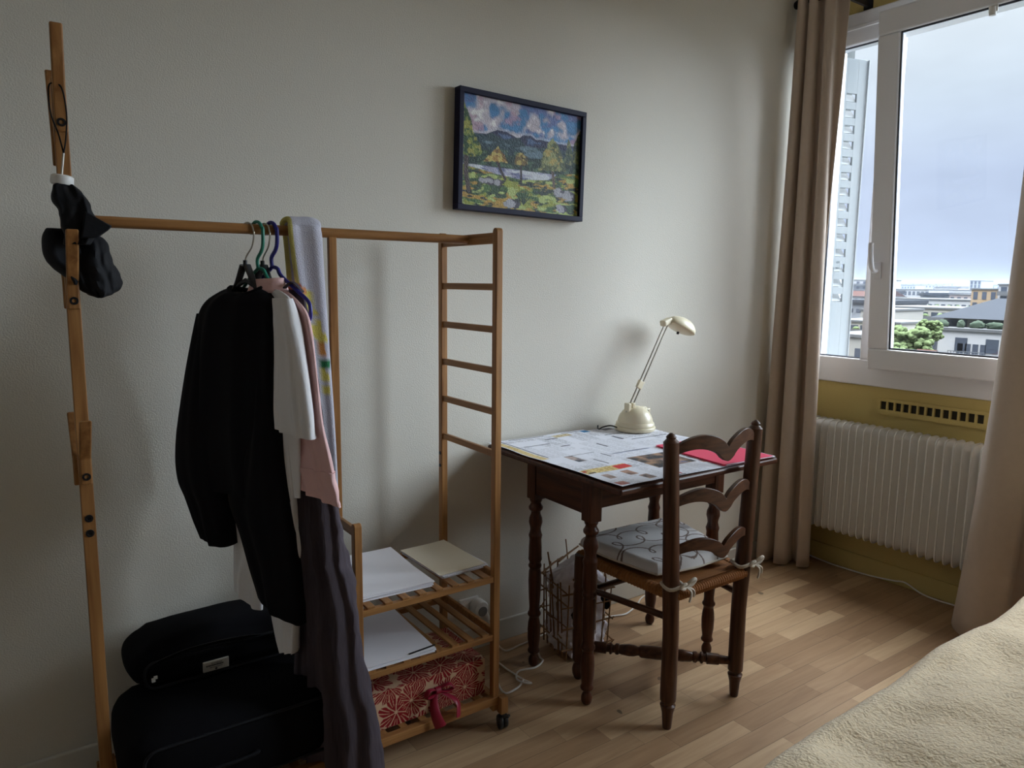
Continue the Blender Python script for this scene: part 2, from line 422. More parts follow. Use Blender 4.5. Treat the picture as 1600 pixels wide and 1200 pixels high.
# ------------------------------------------------------------------ curtains
def curtain(name, label, bot, top, z0, z1, amp, mat, n=140, nz=40, fl=1.0):
    def fn(a, b):
        k_ = 1 - (1 - b) ** fl
        p = Vector(catmull(bot, a)) * (1 - k_) + Vector(catmull(top, a)) * k_
        nn = mnoise.noise(Vector((a * 6, b * 2.2, 3.1))) * amp
        return (p.x + nn * .5, p.y + nn, z0 + (z1 - z0) * b)
    root = thing(name, label, 'curtain', (bot[0][0], bot[0][1], z0))
    obj('fabric', MB().grid(fn, n, nz), mat, root, smooth=60, solid=.005)
    return root
bl = [(3.045, 2.075), (2.95, 2.076), (2.888, 2.066), (2.915, 2.035), (2.985, 2.035), (2.975, 2.0), (2.918, 1.992), (2.948, 1.952), (3.02, 1.965), (3.01, 1.925), (2.972, 1.905), (3.0, 1.875), (3.035, 1.885), (3.055, 1.93), (3.04, 1.965)]
tl = [(3.085, 2.085), (3.03, 2.086), (2.985, 2.085), (2.99, 2.068), (3.035, 2.068), (3.035, 2.048), (3.0, 2.04), (3.015, 2.02), (3.06, 2.025), (3.06, 1.998), (3.03, 1.985), (3.045, 1.958), (3.075, 1.96), (3.09, 1.945), (3.1, 1.91)]
tl = [(x * .982, y * .982) for x, y in tl]
cu = curtain('curtain', 'taupe velvet curtain hanging in the corner left of the window', bl, tl, .012, 2.60, .008, M_TAUPE)
br = [(3.05, 1.225), (2.97, 1.215), (2.885, 1.178), (2.83, 1.10), (2.86, 1.02), (2.95, 1.03), (2.99, .97), (2.9, .9), (2.95, .84), (3.05, .86), (3.08, .8), (3.0, .72)]
tr = [(3.055, 1.155), (3.02, 1.14), (2.985, 1.10), (2.975, 1.05), (3.0, 1.0), (3.04, 1.0), (3.05, .95), (3.0, .9), (3.02, .85), (3.06, .86), (3.07, .8), (3.03, .74)]
tr = [(x * .962, y * .962) for x, y in tr]
curtain('curtain', 'taupe velvet curtain with one broad fold right of the window by the bed', br, tr, .03, 2.60, .012, M_TAUPE, fl=2.4)
rodt = thing('curtain_rod', 'dark metal curtain rod above the window', 'rod', (2.975, 1.2, 2.535))
obj('pole', MB().tube([(2.975, 2.06, 2.535), (2.975, -.4, 2.535)], .011, 12), M_DARKMET, rodt)
obj('finial', MB().lathe([(-.02, .006), (-.016, .016), (0, .021), (.014, .016), (.022, .008)], M=Matrix.Translation((2.975, 2.078, 2.535)) @ Matrix.Rotation(PI / 2, 4, 'X')), M_DARKMET, rodt)
for y in (1.88, .3): obj('bracket', MB().bar((2.975, y, 2.523), (XW - .001, y, 2.523), .014, .02).box((XW - .006, y - .02, 2.505), (XW - .001, y + .02, 2.57)), M_DARKMET, rodt)

# ------------------------------------------------------------------ clothes rack
YF, YB, YM = 1.674, 1.976, 1.825
XR, XL, XP = 1.121, .699, .130
ZR = 1.431
rk = thing('clothes_rack', 'bamboo clothes rack with ladder end, slatted shelves and coat post', 'clothes rack', (.7, YM, 0))
def post(x, y, z0, z1, w=.021, d=.021, rnd=True):
    m = MB()
    n = 8
    out = [(x - w/2, z0), (x + w/2, z0)]
    if rnd: out += [(x + w/2 * math.cos(a), z1 - w/2 + w/2 * math.sin(a)) for a in [PI * k / n for k in range(n + 1)]]
    else: out += [(x + w/2, z1), (x - w/2, z1)]
    m.prism([(a, y - d/2, b) for a, b in out], [(a, y + d/2, b) for a, b in out])
    return m
def post_y(x, y, z0, z1, w=.021, d=.021):     # rounded seen from the side
    n = 8; out = [(y - d/2, z0), (y + d/2, z0)] + [(y + d/2 * math.cos(a), z1 - d/2 + d/2 * math.sin(a)) for a in [PI * k / n for k in range(n + 1)]]
    return MB().prism([(x - w/2, a, b) for a, b in out], [(x + w/2, a, b) for a, b in out])
for y in (YF, YB): obj('post', post_y(XR, y, .055, 1.457), BAM[2], rk, smooth=30, bevel=.002)
for z, hh in ((1.43, .03), (1.298, .019), (1.181, .019), (1.066, .019), (.95, .019), (.83, .019)):
    obj('rung', MB().box((XR - .006, YF + .009, z - hh/2), (XR + .006, YB - .009, z + hh/2)), BAM[1], rk, smooth=0, bevel=.002)
obj('hanging_rod', MB().tube([(XP + .008, YM, ZR), (XR - .004, YM, ZR)], .0125, 18), BAM[0], rk)
obj('middle_post', post(.710, YM, .675, ZR - .008, .022, .014, False), BAM[2], rk, smooth=0, bevel=.002)
for y in (YF, YB): obj('short_post', post_y(XL, y, .055, .705), BAM[2], rk, smooth=30, bevel=.002)
obj('side_rail', MB().box((XL - .006, YF + .009, .668), (XL + .006, YB - .009, .692)), BAM[1], rk, smooth=0, bevel=.002)
for zs_ in (.463, .286):
    m = MB()
    for y in (YF, YB): m.box((XL, y - .008, zs_ - .009), (XR, y + .008, zs_ + .008))
    for x in (XL, XR): m.box((x - .006, YF + .004, zs_ - .002), (x + .006, YB - .004, zs_ + .02))
    b = obj('shelf', m, BAM[0], rk, smooth=0, bevel=.0015)
    for k in range(8):
        x = XL + .034 + k * .0505
        obj('slat', MB().box((x - .011, YF - .006, zs_ + .008), (x + .011, YB + .006, zs_ + .014)), BAM[1], b, smooth=0, bevel=.001)
ZB = .088
bs = obj('base_frame', MB().box((.12, YF - .012, ZB - .013), (XR + .012, YF + .010, ZB + .012)).box((.12, YB - .01, ZB - .013), (XR + .012, YB + .01, ZB + .012)), BAM[0], rk, smooth=0, bevel=.002)
for x in (XL, XR, .13): obj('base_rail', MB().box((x - .012, YF + .010, ZB - .012), (x + .012, YB - .01, ZB + .008)), BAM[1], rk, smooth=0, bevel=.002)
for k in range(16):
    x = .17 + k * .060
    obj('slat', MB().box((x - .011, YF + .006, ZB + .0065), (x + .011, YB - .004, ZB + .0125)), BAM[1], bs, smooth=0, bevel=.001)
def caster(x, y):
    m = MB()
    for s_ in (-1, 1):
        m.lathe([(-.007, .004), (-.006, .019), (-.003, .0215), (.003, .0215), (.006, .019), (.007, .004)], M=Matrix.Translation((x + s_ * .0085, y, .0215)) @ Matrix.Rotation(PI / 2, 4, 'Y') @ Matrix.Rotation(.3, 4, 'X'), n=20)
    m.tube([(x, y, .03), (x, y, .05)], .008, 10)
    m.bar((x - .006, y - .014, .044), (x + .004, y - .03, .05), .012, .005)
    o = obj('caster', m, M_BPLAST, rk, smooth=40)
    obj('caster_block', MB().box((x - .012, y - .012, .049), (x + .012, y + .012, .1)), BAM[2], rk, smooth=0, bevel=.001)
for x, y in ((XR + .018, YF - .018), (XR + .018, YB + .01), (.70, YF - .012), (.70, YB + .01), (.15, YB + .01)): caster(x, y)
# coat post and its swivel hooks
obj('coat_post', post(XP, YM, .02, 1.715, .026, .020, False), BAM[2], rk, smooth=0, bevel=.002)
def coat_hook(z, lean, side, dx=0, H=.185):
    y0 = YM + side * .017
    m = MB(); w2 = .0115
    prof = [(-.018, 0), (.04, .002), (H * .62, lean * .5), (H, lean)]
    a = [(XP + dx - w2, y0 + side * (o - .005), z + h) for h, o in prof] + [(XP + dx - w2, y0 + side * (o + .007), z + h) for h, o in reversed(prof)]
    b = [(p[0] + 2 * w2, p[1], p[2]) for p in a]
    m.prism(a, b)
    hk = obj('coat_hook', m, BAM[2], rk, smooth=0, bevel=.003)
    obj('screw', MB().lathe([(0, .0085), (.003, .0085), (.003, .0045), (.001, .004)], M=Matrix.Translation((XP + dx, y0 + side * .0065, z)) @ Matrix.Rotation(-side * PI / 2, 4, 'X'), n=14), M_DARKMET, hk)
    return hk
coat_hook(1.625, .035, -1); coat_hook(1.262, .078, -1, 0, .145); coat_hook(.880, .075, -1, 0, .135)
coat_hook(1.56, .05, 1, -.006); coat_hook(1.262, .078, 1, -.005, .145); coat_hook(.872, .075, 1, -.01, .135)
obj('joint_screw', MB().lathe([(0, .0085), (.003, .0085), (.003, .0045), (.001, .004)], M=Matrix.Translation((XP, YM - .010, .782)) @ Matrix.Rotation(PI / 2, 4, 'X'), n=14).lathe([(0, .0085), (.003, .0085), (.003, .0045), (.001, .004)], M=Matrix.Translation((XP, YM - .010, .748)) @ Matrix.Rotation(PI / 2, 4, 'X'), n=14), M_DARKMET, rk)
obj('joint_screw', MB().lathe([(0, .006), (.002, .005)], M=Matrix.Translation((XR - .0105, YB, .775)) @ Matrix.Rotation(-PI / 2, 4, 'Y'), n=12).lathe([(0, .006), (.002, .005)], M=Matrix.Translation((XR - .0105, YB, .735)) @ Matrix.Rotation(-PI / 2, 4, 'Y'), n=12), M_DARKMET, rk)

# ------------------------------------------------------------------ garments
class Plane:
    """vertical plane through a point on the rod; u runs toward the room, w is its thickness"""
    def __init__(s, x, y, deg):
        t = math.radians(deg); s.o = Vector((x, y, 0)); s.d = Vector((math.sin(t), -math.cos(t), 0)); s.n = Vector((math.cos(t), math.sin(t), 0))
    def __call__(s, u, z, w=0): 
        p = s.o + s.d * u + s.n * w; return Vector((p.x, p.y, z))
def hang(P, rows, thick, nfold=5, famp=(.002, .010), seed=0, nz=56, n=72, sq=.75, tilt=0.0, droop=0.0, w0=0.0, crinkle=0.0, tt0=.35, ts=2.2):
    """cloth volume: rows of (z, u left, u right) from top to bottom"""
    rings = []
    z_a, z_b = rows[0][0], rows[-1][0]
    for i in range(nz):
        t = i / (nz - 1)
        z, ul, ur = catmull(rows, t)
        mid = (ul + ur) / 2; hf = max((ur - ul) / 2, .004)
        th = thick * min(1, tt0 + ts * t) if thick > 0 else -thick
        am = famp[0] + (famp[1] - famp[0]) * t
        ring = []
        for k in range(n):
            a = 2 * PI * k / n
            c, s_ = math.cos(a), math.sin(a)
            cc = math.copysign(abs(c) ** sq, c); ss = math.copysign(abs(s_) ** sq, s_)
            u = mid + hf * cc
            ph = seed * 1.7 + .9 * math.sin(2.1 * t + seed)
            wv = am * (math.sin(nfold * PI * cc + ph) + .5 * math.sin(nfold * 1.9 * PI * cc + 2 * ph + (1 if s_ > 0 else 2.4)))
            nz_ = mnoise.noise(Vector((u * 14, z * 7, seed + (1.5 if s_ > 0 else 4)))) * am * 1.3
            w = th * ss + wv + nz_
            cr = crinkle * (mnoise.noise(Vector((u * 120, z * (9 if thick != .030 and thick != .036 else 40), seed))) + .6 * mnoise.noise(Vector((u * 60, z * 30, seed + 5)))) if crinkle else 0
            eu = am * .5 * math.sin(11 * t + seed + a)
            zz = z - tilt * cc * t * hf - droop * (1 - c * c) * (1 - t) ** 6
            ring.append(P(u + eu + cr * cc, zz, w + w0 + cr))
        rings.append(ring)
    return MB().rings(rings)

def hook_tube(P, zr, r, n=24, stem=1.345, u0=-.012):
    pts = [(u0, stem), (u0 + .004, stem + .02), (.013, stem + .045), (.0205, zr - .012)]
    pts += [(.0185 * math.cos(a), zr - .0035 + .0185 * math.sin(a)) for a in [math.radians(x) for x in (0, 35, 70, 105, 140, 175)]]
    pts += [(-.0185, zr - .008)]
    return MB().tube(curve([P(u, z) for u, z in pts], n * 2), r, 10)

ZK = ZR
P1 = Plane(.500, YM, 28)
hg = thing('clothes_hanger', 'black plastic hanger with steel hook holding the black sweater', 'hanger', P1(0, 1.25), 'clothes hangers on the rod')
obj('hook', hook_tube(P1, ZK, .0019), M_STEEL, hg)
def hanger_body(P, zt, half, drop, mat, parent, r0=.011, u0=-.012):
    m = MB()
    m.tube([P(u0, zt + .012), P(u0, zt - .004)], .005, 8)
    for s_ in (-1, 1):
        pts = [P(u0 + s_ * .006, zt), P(u0 + s_ * .014, zt - .016), P(u0 + s_ * .032, zt - .050), P(u0 + s_ * .062, zt - .086), P(u0 + s_ * half, zt - drop - .03)]
        m.tube(curve(pts, 18), [r0 - .0002 * k for k in range(18)], 10, flat=.6)
    m.tube([P(u0 - .03, zt - .05), P(u0, zt - .036), P(u0 + .03, zt - .05)], .006, 8)
    return obj('body', m, mat, parent, smooth=50)
hanger_body(P1, 1.345, .12, .105, M_BPLAST, hg)
sw = thing('black_sweater', 'black long-sleeved sweater, frontmost of the clothes on the rod', 'sweater', P1(0, .77))
body = [(1.288, -.075, .045), (1.280, -.095, .062), (1.262, -.13, .085), (1.238, -.158, .097), (1.207, -.172, .099), (1.116, -.204, .096), (1.003, -.229, .094), (.903, -.250, .099), (.824, -.257, .110), (.775, -.259, .118)]
obj('body', hang(P1, body, .040, 3, (.001, .005), 1, droop=.010, tt0=.5), M_BLACK, sw, smooth=60)
sl = [(1.225, -.168, -.105), (1.061, -.216, -.115), (.874, -.258, -.105), (.785, -.255, -.098), (.735, -.229, -.092), (.681, -.199, -.088), (.640, -.166, -.089)]
obj('sleeve', hang(P1, sl, .038, 2, (.001, .004), 2, w0=-.012, tilt=.3), M_BLACK, sw, smooth=60)
P1b = Plane(.512, YM, 28)
sl = [(1.245, .018, .086), (1.058, .004, .083), (.897, -.014, .087), (.80, -.06, .106), (.738, -.088, .120), (.65, -.052, .131), (.569, -.022, .140), (.495, .008, .142)]
obj('sleeve', hang(P1b, sl, .040, 2, (.001, .004), 3, w0=-.014, tilt=.4), M_BLACK, sw, smooth=60)
nb = [P1(-.012 + .052 * math.cos(a), 1.287 + .004 * math.cos(2 * a) - .010 * max(0, -math.sin(a)), .026 * math.sin(a)) for a in [2 * PI * k / 28 for k in range(29)]]
obj('collar', MB().tube(nb, .006, 8, cap=False), M_BLACK, sw, smooth=60)

Pw = Plane(.512, YM, 24)
ws = thing('white_shirt', 'white shirt whose long tails hang out below the black sweater', 'shirt', Pw(0, .45))
obj('body', hang(Pw, [(1.255, -.03, .06), (1.2, -.08, .08), (.95, -.1, .10), (.763, -.112, .12), (.644, -.117, .125), (.541, -.120, .0), (.475, -.122, -.02)], .012, 2, (.001, .003), 4, tilt=.3), M_WCLOTH, ws, smooth=60)
obj('sleeve', hang(Pw, [(1.2, .03, .09), (.9, .02, .11), (.7, .03, .122), (.56, .012, .120), (.47, .02, .118), (.40, .036, .112), (.375, .046, .110)], .016, 3, (.001, .004), 5, tilt=-.2), M_WCLOTH, ws, smooth=60)
P2 = Plane(.522, YM, 20)
gh = thing('clothes_hanger', 'green plastic tube hanger holding the white t-shirt', 'hanger', P2(0, 1.25), 'clothes hangers on the rod')
def tube_hanger(P, mat, parent, stem, r=.0042, far=-.15, near=.12, drop=.115, zr=ZK):
    pts = [(.0, stem), (-.002, stem + .022), (.014, stem + .04), (.0215, stem + .058), (.0225, zr)]
    pts += [(.0195 * math.cos(a), zr - .0016 + .0195 * math.sin(a)) for a in [math.radians(x) for x in (15, 45, 75, 105, 135, 165)]]
    pts += [(-.0198, zr - .012)]
    obj('hook', MB().tube(curve([P(u, z) for u, z in pts], 44), r, 10), mat, parent)
    loop = [(0, stem), (.02, stem - .004), (.034, stem - .022), (near * .7, stem - drop * .62), (near, stem - drop * .9), (near + .006, stem - drop - .02), (near - .004, stem - drop - .036), (near - .03, stem - drop - .036), (0, stem - drop - .034), (far + .03, stem - drop - .036), (far, stem - drop - .025), (far + .005, stem - drop * .9), (far * .5, stem - drop * .5), (-.03, stem - .02), (0, stem)]
    obj('frame', MB().tube(curve([P(u, z) for u, z in loop], 90), r, 10), mat, parent)
tube_hanger(P2, M_GREEN, gh, 1.338, near=.115)
ts = thing('white_tshirt', 'white short-sleeved t-shirt hanging behind the black sweater', 'shirt', P2(0, .78))
tb = [(1.292, -.045, .045), (1.283, -.062, .085), (1.262, -.085, .122), (1.225, -.1, .136), (1.119, -.112, .137), (.9, -.13, .134), (.785, -.135, .132)]
obj('body', hang(P2, tb, .010, 3, (.001, .002), 6, droop=.01), M_WCLOTH, ts, smooth=60)
obj('sleeve', hang(P2, [(1.268, .075, .132), (1.202, .083, .157), (1.111, .080, .177), (1.019, .066, .190), (.97, .056, .198), (.951, .052, .202)], .022, 3, (.001, .004), 7, tilt=.12, w0=-.012, tt0=.6), M_WCLOTH, ts, smooth=60)
P3 = Plane(.540, YM, 20)
h3 = thing('clothes_hanger', 'black plastic hanger with steel hook between the green and blue hangers', 'hanger', P3(0, 1.25), 'clothes hangers on the rod')
obj('hook', hook_tube(P3, ZK, .0019), M_STEEL, h3)
hanger_body(P3, 1.345, .12, .105, M_BPLAST, h3)
pk = thing('pink_shirt', 'pale pink collared shirt hanging behind the white t-shirt', 'shirt', P3(0, .79))
pb = [(1.290, -.035, .05), (1.284, -.05, .085), (1.265, -.07, .125), (1.242, -.08, .152), (1.2, -.075, .165), (1.123, -.06, .177), (1.001, -.03, .197), (.911, .03, .222), (.80, .10, .247)]
obj('body', hang(P3, pb, .010, 3, (.001, .005), 8, tilt=.2), M_PINK, pk, smooth=60)
cl = MB()
cl.grid(lambda a, b: P3(.0 + .055 * math.cos(PI * (a * 1.2 - .6)), 1.284 + .032 * (1 - b * .25) - .012 * abs(a - .5), .03 * math.sin(PI * (a * 1.2 - .6)) + (.007 * math.sin(b * PI))) , 22, 5)
cl.grid(lambda a, b: P3(.0 + (.056 + .012 * b) * math.cos(PI * (a * 1.2 - .6)), 1.316 - .034 * b - .012 * abs(a - .5), (.031 + .012 * b) * math.sin(PI * (a * 1.2 - .6))), 22, 5)
obj('collar', cl, M_PINK, pk, smooth=60, solid=.002)
obj('cuff', hang(P3, [(.862, .088, .232), (.83, .098, .241), (.795, .104, .249)], -.013, 3, (.004, .005), 8, nz=10, tilt=.2), M_PINK, pk, smooth=60)
P4 = Plane(.556, YM, 20)
h4 = thing('clothes_hanger', 'dark blue plastic tube hanger holding the grey dress', 'hanger', P4(0, 1.25), 'clothes hangers on the rod')
tube_hanger(P4, M_BLUE, h4, 1.342, r=.0048, near=.132, drop=.092)
sk = thing('grey_dress', 'long crinkled dark grey dress hanging at the left end of the shelves', 'dress', P4(.15, .05))
skr = [(1.288, .045, .085), (1.262, .055, .112), (1.225, .062, .119), (1.125, .055, .132), (.986, .05, .146), (.88, .05, .158), (.80, .05, .182), (.70, .05, .206), (.60, .05, .234), (.507, .05, .256), (.342, .05, .288), (.225, .05, .310), (.14, .05, .316), (.07, .05, .31)]
obj('cloth', hang(P4, skr, .032, 4, (.001, .017), 9, nz=120, n=160, tilt=.10, crinkle=.0042, tt0=.06, ts=1.1, w0=.008), M_SKIRT, sk, smooth=70)
obj('strap', MB().tube(curve([P4(.05, 1.285, -.012), P4(.075, 1.305, 0), P4(.095, 1.282, .014)], 10), .009, 8, flat=.35), M_SKIRT, sk)

# towel folded over the rod
tw_pts = [(1.803, .752), (1.806, .9), (1.812, 1.1), (1.814, 1.3), (1.799, 1.41), (1.799, 1.438), (1.808, 1.453), (1.825, 1.459), (1.842, 1.453), (1.851, 1.438), (1.851, 1.40), (1.846, 1.2), (1.85, 1.0), (1.852, .86)]
tw_x = [(.655, .702), (.648, .697), (.632, .692), (.610, .687), (.593, .678), (.588, .672), (.588, .671), (.588, .671), (.588, .671), (.59, .672), (.594, .676), (.60, .697), (.61, .70), (.61, .70)]
NT, KT = 240, 70
rings = []; tcol = []
for i in range(NT):
    t = i / (NT - 1)
    y, z = catmull(tw_pts, t); xa, xb = catmull(tw_x, t)
    y2, z2 = catmull(tw_pts, min(1, t + .004)); tx = Vector((0, y2 - y, z2 - z))
    nn = Vector((0, -tx.z, tx.y)).normalized() if tx.length > 1e-9 else Vector((0, -1, 0))
    ring = []
    for k in range(KT):
        a = 2 * PI * k / KT; c, s_ = math.cos(a), math.sin(a)
        cc = math.copysign(abs(c) ** .55, c); ss = math.copysign(abs(s_) ** .7, s_)
        q = (cc + 1) / 2
        p = Vector((xa + (xb - xa) * q, y, z)) + nn * (.0085 * ss + .0035 * math.sin(q * 9 + t * 3) * (1 if abs(t - .52) > .12 else .2))
        p.x += .003 * math.sin(t * 17)
        ring.append(p)
        col = lin(196, 194, 206)
        if q < .10 and z > 1.30: col = lin(212, 202, 122)
        if q < .16 and 1.20 < z <= 1.30: col = lin(176, 96, 78)
        if t < .5:
            # yellow and green fruit print running diagonally down the front
            for (cz, cq, rz, rq, cl_) in ((1.262, .28, .03, .25, (218, 204, 108)), (1.232, .36, .012, .3, (218, 204, 108)), (1.288, .2, .012, .14, (222, 150, 100)), (1.19, .5, .022, .26, (218, 204, 108)), (1.165, .66, .014, .24, (212, 198, 104)), (1.135, .62, .02, .2, (214, 150, 84)), (1.095, .72, .016, .24, (58, 124, 84)), (1.065, .62, .02, .22, (218, 204, 108)), (1.035, .68, .016, .2, (214, 200, 106))):
                e = ((z - cz) / rz) ** 2 + ((q - cq) / rq) ** 2 + .35 * math.sin((z * 130 + q * 6))
                if e < .8: col = lin(*cl_)
        tcol.append(col[:3])
    rings.append(ring)
tw = obj('beach_towel', MB().rings(rings), M_TOWEL, smooth=70)
paint_vertices(tw, np.array(tcol)); tag(tw, 'pale towel with yellow fruit print folded over the rod', 'towel')

# ------------------------------------------------------------------ black umbrella hung on the coat post
um = thing('umbrella', 'black folded umbrella with white collar hanging from the coat post', 'umbrella', (.14, 1.76, 1.27))
PU = Plane(.145, 1.768, 90)
U = lambda rows: [(z, a, b) for z, a, b in rows]
cn = MB()
cn.add(*(lambda m: (m.v, m.f))(hang(PU, U([(1.498, -.036, -.004), (1.488, -.042, .004), (1.462, -.043, .022), (1.44, -.036, .030), (1.418, -.028, .046), (1.40, -.024, .028), (1.378, -.03, .02)]), .030, 1.3, (.003, .005), 12, nz=40, n=80, crinkle=.004)))
cn.add(*(lambda m: (m.v, m.f))(hang(PU, U([(1.408, -.028, .028), (1.392, -.02, .05), (1.37, -.025, .062), (1.345, -.03, .068), (1.318, -.02, .082), (1.295, -.008, .076), (1.28, .008, .064), (1.272, .018, .052), (1.268, .028, .042)]), .036, 1.7, (.004, .006), 13, nz=44, n=90, crinkle=.005, w0=.058)))
cn.add(*(lambda m: (m.v, m.f))(hang(PU, U([(1.412, -.052, -.012), (1.40, -.062, .0), (1.375, -.066, .0), (1.35, -.06, .0), (1.325, -.042, .0), (1.305, -.022, .0), (1.296, -.012, -.004)]), .024, .8, (.002, .004), 14, nz=30, n=60, w0=.05, crinkle=.002)))
cnp = obj('canopy', cn, M_NYLON, um, smooth=55)
fl = MB().prism([PU(.010, 1.445, -.036), PU(.030, 1.432, -.040), PU(.058, 1.417, -.036), PU(.050, 1.408, -.036), PU(.030, 1.392, -.041), PU(.0, 1.39, -.040)], [PU(.010, 1.445, -.020), PU(.030, 1.432, -.024), PU(.058, 1.417, -.030), PU(.050, 1.408, -.030), PU(.030, 1.392, -.022), PU(.0, 1.39, -.02)])
obj('tie_strap', fl, M_NYLON, cnp, smooth=50, bevel=.003)
obj('collar', MB().lathe([(0, .0195), (.003, .021), (.016, .0205), (.019, .017)], M=Matrix.Translation((.121, 1.772, 1.497)) @ Matrix.Rotation(.12, 4, 'Y')), M_WPLAST, um)
obj('ferrule', MB().tube([(.122, 1.772, 1.516), (.128, 1.772, 1.56)], .0022, 8), M_STEEL, um)
lp = [(.128, 1.772, 1.56), (.122, 1.785, 1.60), (.112, 1.795, 1.64), (.112, 1.805, 1.69), (.12, 1.80, 1.70), (.134, 1.79, 1.69), (.139, 1.785, 1.64), (.134, 1.775, 1.59), (.128, 1.772, 1.56)]
obj('wrist_loop', MB().tube(curve(lp, 40), .0016, 6, cap=False), M_NYLON, um)

# ------------------------------------------------------------------ luggage under the clothes
def soft_box(lo, hi, r, n=11, bulge=.015, seed=0, top=None):
    """rounded soft bag; top: shrink factors at the top"""
    m = MB(); cx = [(a + b) / 2 for a, b in zip(lo, hi)]; h = [(b - a) / 2 for a, b in zip(lo, hi)]
    bm = bmesh.new(); bmesh.ops.create_cube(bm, size=2); bmesh.ops.subdivide_edges(bm, edges=bm.edges, cuts=n, use_grid_fill=True)
    vs = []
    for v in bm.verts:
        p = Vector(v.co)
        q = Vector([max(-1 + r / hh, min(1 - r / hh, c)) * hh for c, hh in zip(p, h)])
        full = Vector([c * hh for c, hh in zip(p, h)]); dd = full - q
        if dd.length > 1e-9: full = q + dd.normalized() * r if dd.length > 0 else full
        b = Vector([c * (1 - p[(i+1) % 3]**2) * (1 - p[(i+2) % 3]**2) for i, c in enumerate(p)]) * bulge
        full += b
        full += Vector((mnoise.noise(full * 9 + Vector((seed, 0, 0))), mnoise.noise(full * 9 + Vector((seed, 5, 0))), mnoise.noise(full * 9 + Vector((seed, 9, 0))))) * .006
        if top:
            t = (p.z + 1) / 2; full.x *= 1 + (top[0] - 1) * t; full.y = full.y * (1 + (top[1] - 1) * t) + top[2] * t
        vs.append(full + Vector(cx))
    bm.verts.index_update()
    m.add(vs, [tuple(v.index for v in f_.verts) for f_ in bm.faces]); bm.free()
    return m
lg = thing('suitcase', 'large black soft suitcase on the rack base, under the other bag', 'suitcase', (.36, 1.84, .1))
sb_ = obj('body', soft_box((.160, 1.66, .116), (.665, 1.96, .305), .05, bulge=.012, seed=1), M_BAG, lg, smooth=60)
def ring_path(x0, x1, y, z0, z1, r, n=6):
    pts = []
    for cx, cz, a0 in ((x1 - r, z1 - r, 0), (x0 + r, z1 - r, 90), (x0 + r, z0 + r, 180), (x1 - r, z0 + r, 270)):
        for k in range(n): 
            a = math.radians(a0 + k * 90 / (n - 1)); pts.append((cx + r * math.cos(a), y, cz + r * math.sin(a)))
    return pts + [pts[0]]
obj('zip', MB().tube(ring_path(.19, .63, 1.656, .14, .28, .03), .004, 6, cap=False), M_NYLON, sb_)
obj('carry_handle', MB().tube(curve([(.30, 1.655, .2), (.30, 1.63, .21), (.36, 1.622, .212), (.42, 1.63, .21), (.42, 1.655, .2)], 20), .009, 8, flat=.5), M_NYLON, sb_)
obj('zip_pull', MB().bar((.150, 1.67, .19), (.180, 1.655, .204), .005, .005).tube([(.180, 1.655, .204), (.184, 1.655, .208)], .006, 8), M_STEEL, sb_)
obj('zip_pull', MB().bar((.228, 1.65, .19), (.236, 1.65, .176), .006, .003), M_STEEL, sb_)
l2 = thing('travel_bag', 'black travel bag with a small pale label, leaning on the wall', 'bag', (.40, 1.96, .32))
tb_ = obj('body', soft_box((.195, 1.85, .322), (.62, 2.085, .405), .04, bulge=.018, seed=2, top=(.84, .75, .02)), M_BAG, l2, smooth=60)
lb = MB(); lm = Matrix.Translation((.386, 1.842, .345)) @ Matrix.Rotation(.1, 4, 'X') @ Matrix.Rotation(-.13 * 0, 4, 'Y')
lb.box((-.031, -.002, -.0135), (.031, .004, .0135), lm)
lab = obj('label', lb, plain('label_cloth', lin(186, 182, 174), .7), l2, smooth=0, bevel=.001)
tx = MB()
xx = -.024
for k in range(12):
    wd = random.uniform(.002, .0045); tx.box((xx, -.0028, .0008), (xx + wd, -.0019, .0042), lm); xx += wd + .0008
    if xx > .021: break
for zz, x0_, x1_ in ((.0075, -.012, .012), (-.0035, -.016, .014)):
    xx = x0_
    while xx < x1_: wd = random.uniform(.001, .003); tx.box((xx, -.0028, zz - .0007), (xx + wd, -.0019, zz + .0007), lm); xx += wd + .0008
tx.lathe([(0, .003), (.0008, .003)], M=lm @ Matrix.Translation((0, -.002, -.0088)) @ Matrix.Rotation(PI / 2, 4, 'X'), n=10)
obj('printing', tx, plain('label_ink', lin(60, 58, 62), .7), lab, smooth=0)['label'] = 'dark printing on the pale label'
obj('zip', MB().tube(ring_path(.225, .57, 1.85, .322, .388, .025), .004, 6, cap=False), M_NYLON, tb_)
obj('tag', MB().box((.238, 1.838, .345), (.246, 1.843, .354)).box((.243, 1.838, .352), (.251, 1.843, .358)), M_WPLAST, l2, smooth=0)
obj('shoulder_strap', MB().tube(curve([(.235, 1.87, .36), (.25, 1.85, .385), (.33, 1.85, .40), (.46, 1.85, .395), (.56, 1.87, .36)], 26), .012, 8, flat=.25), M_NYLON, tb_)

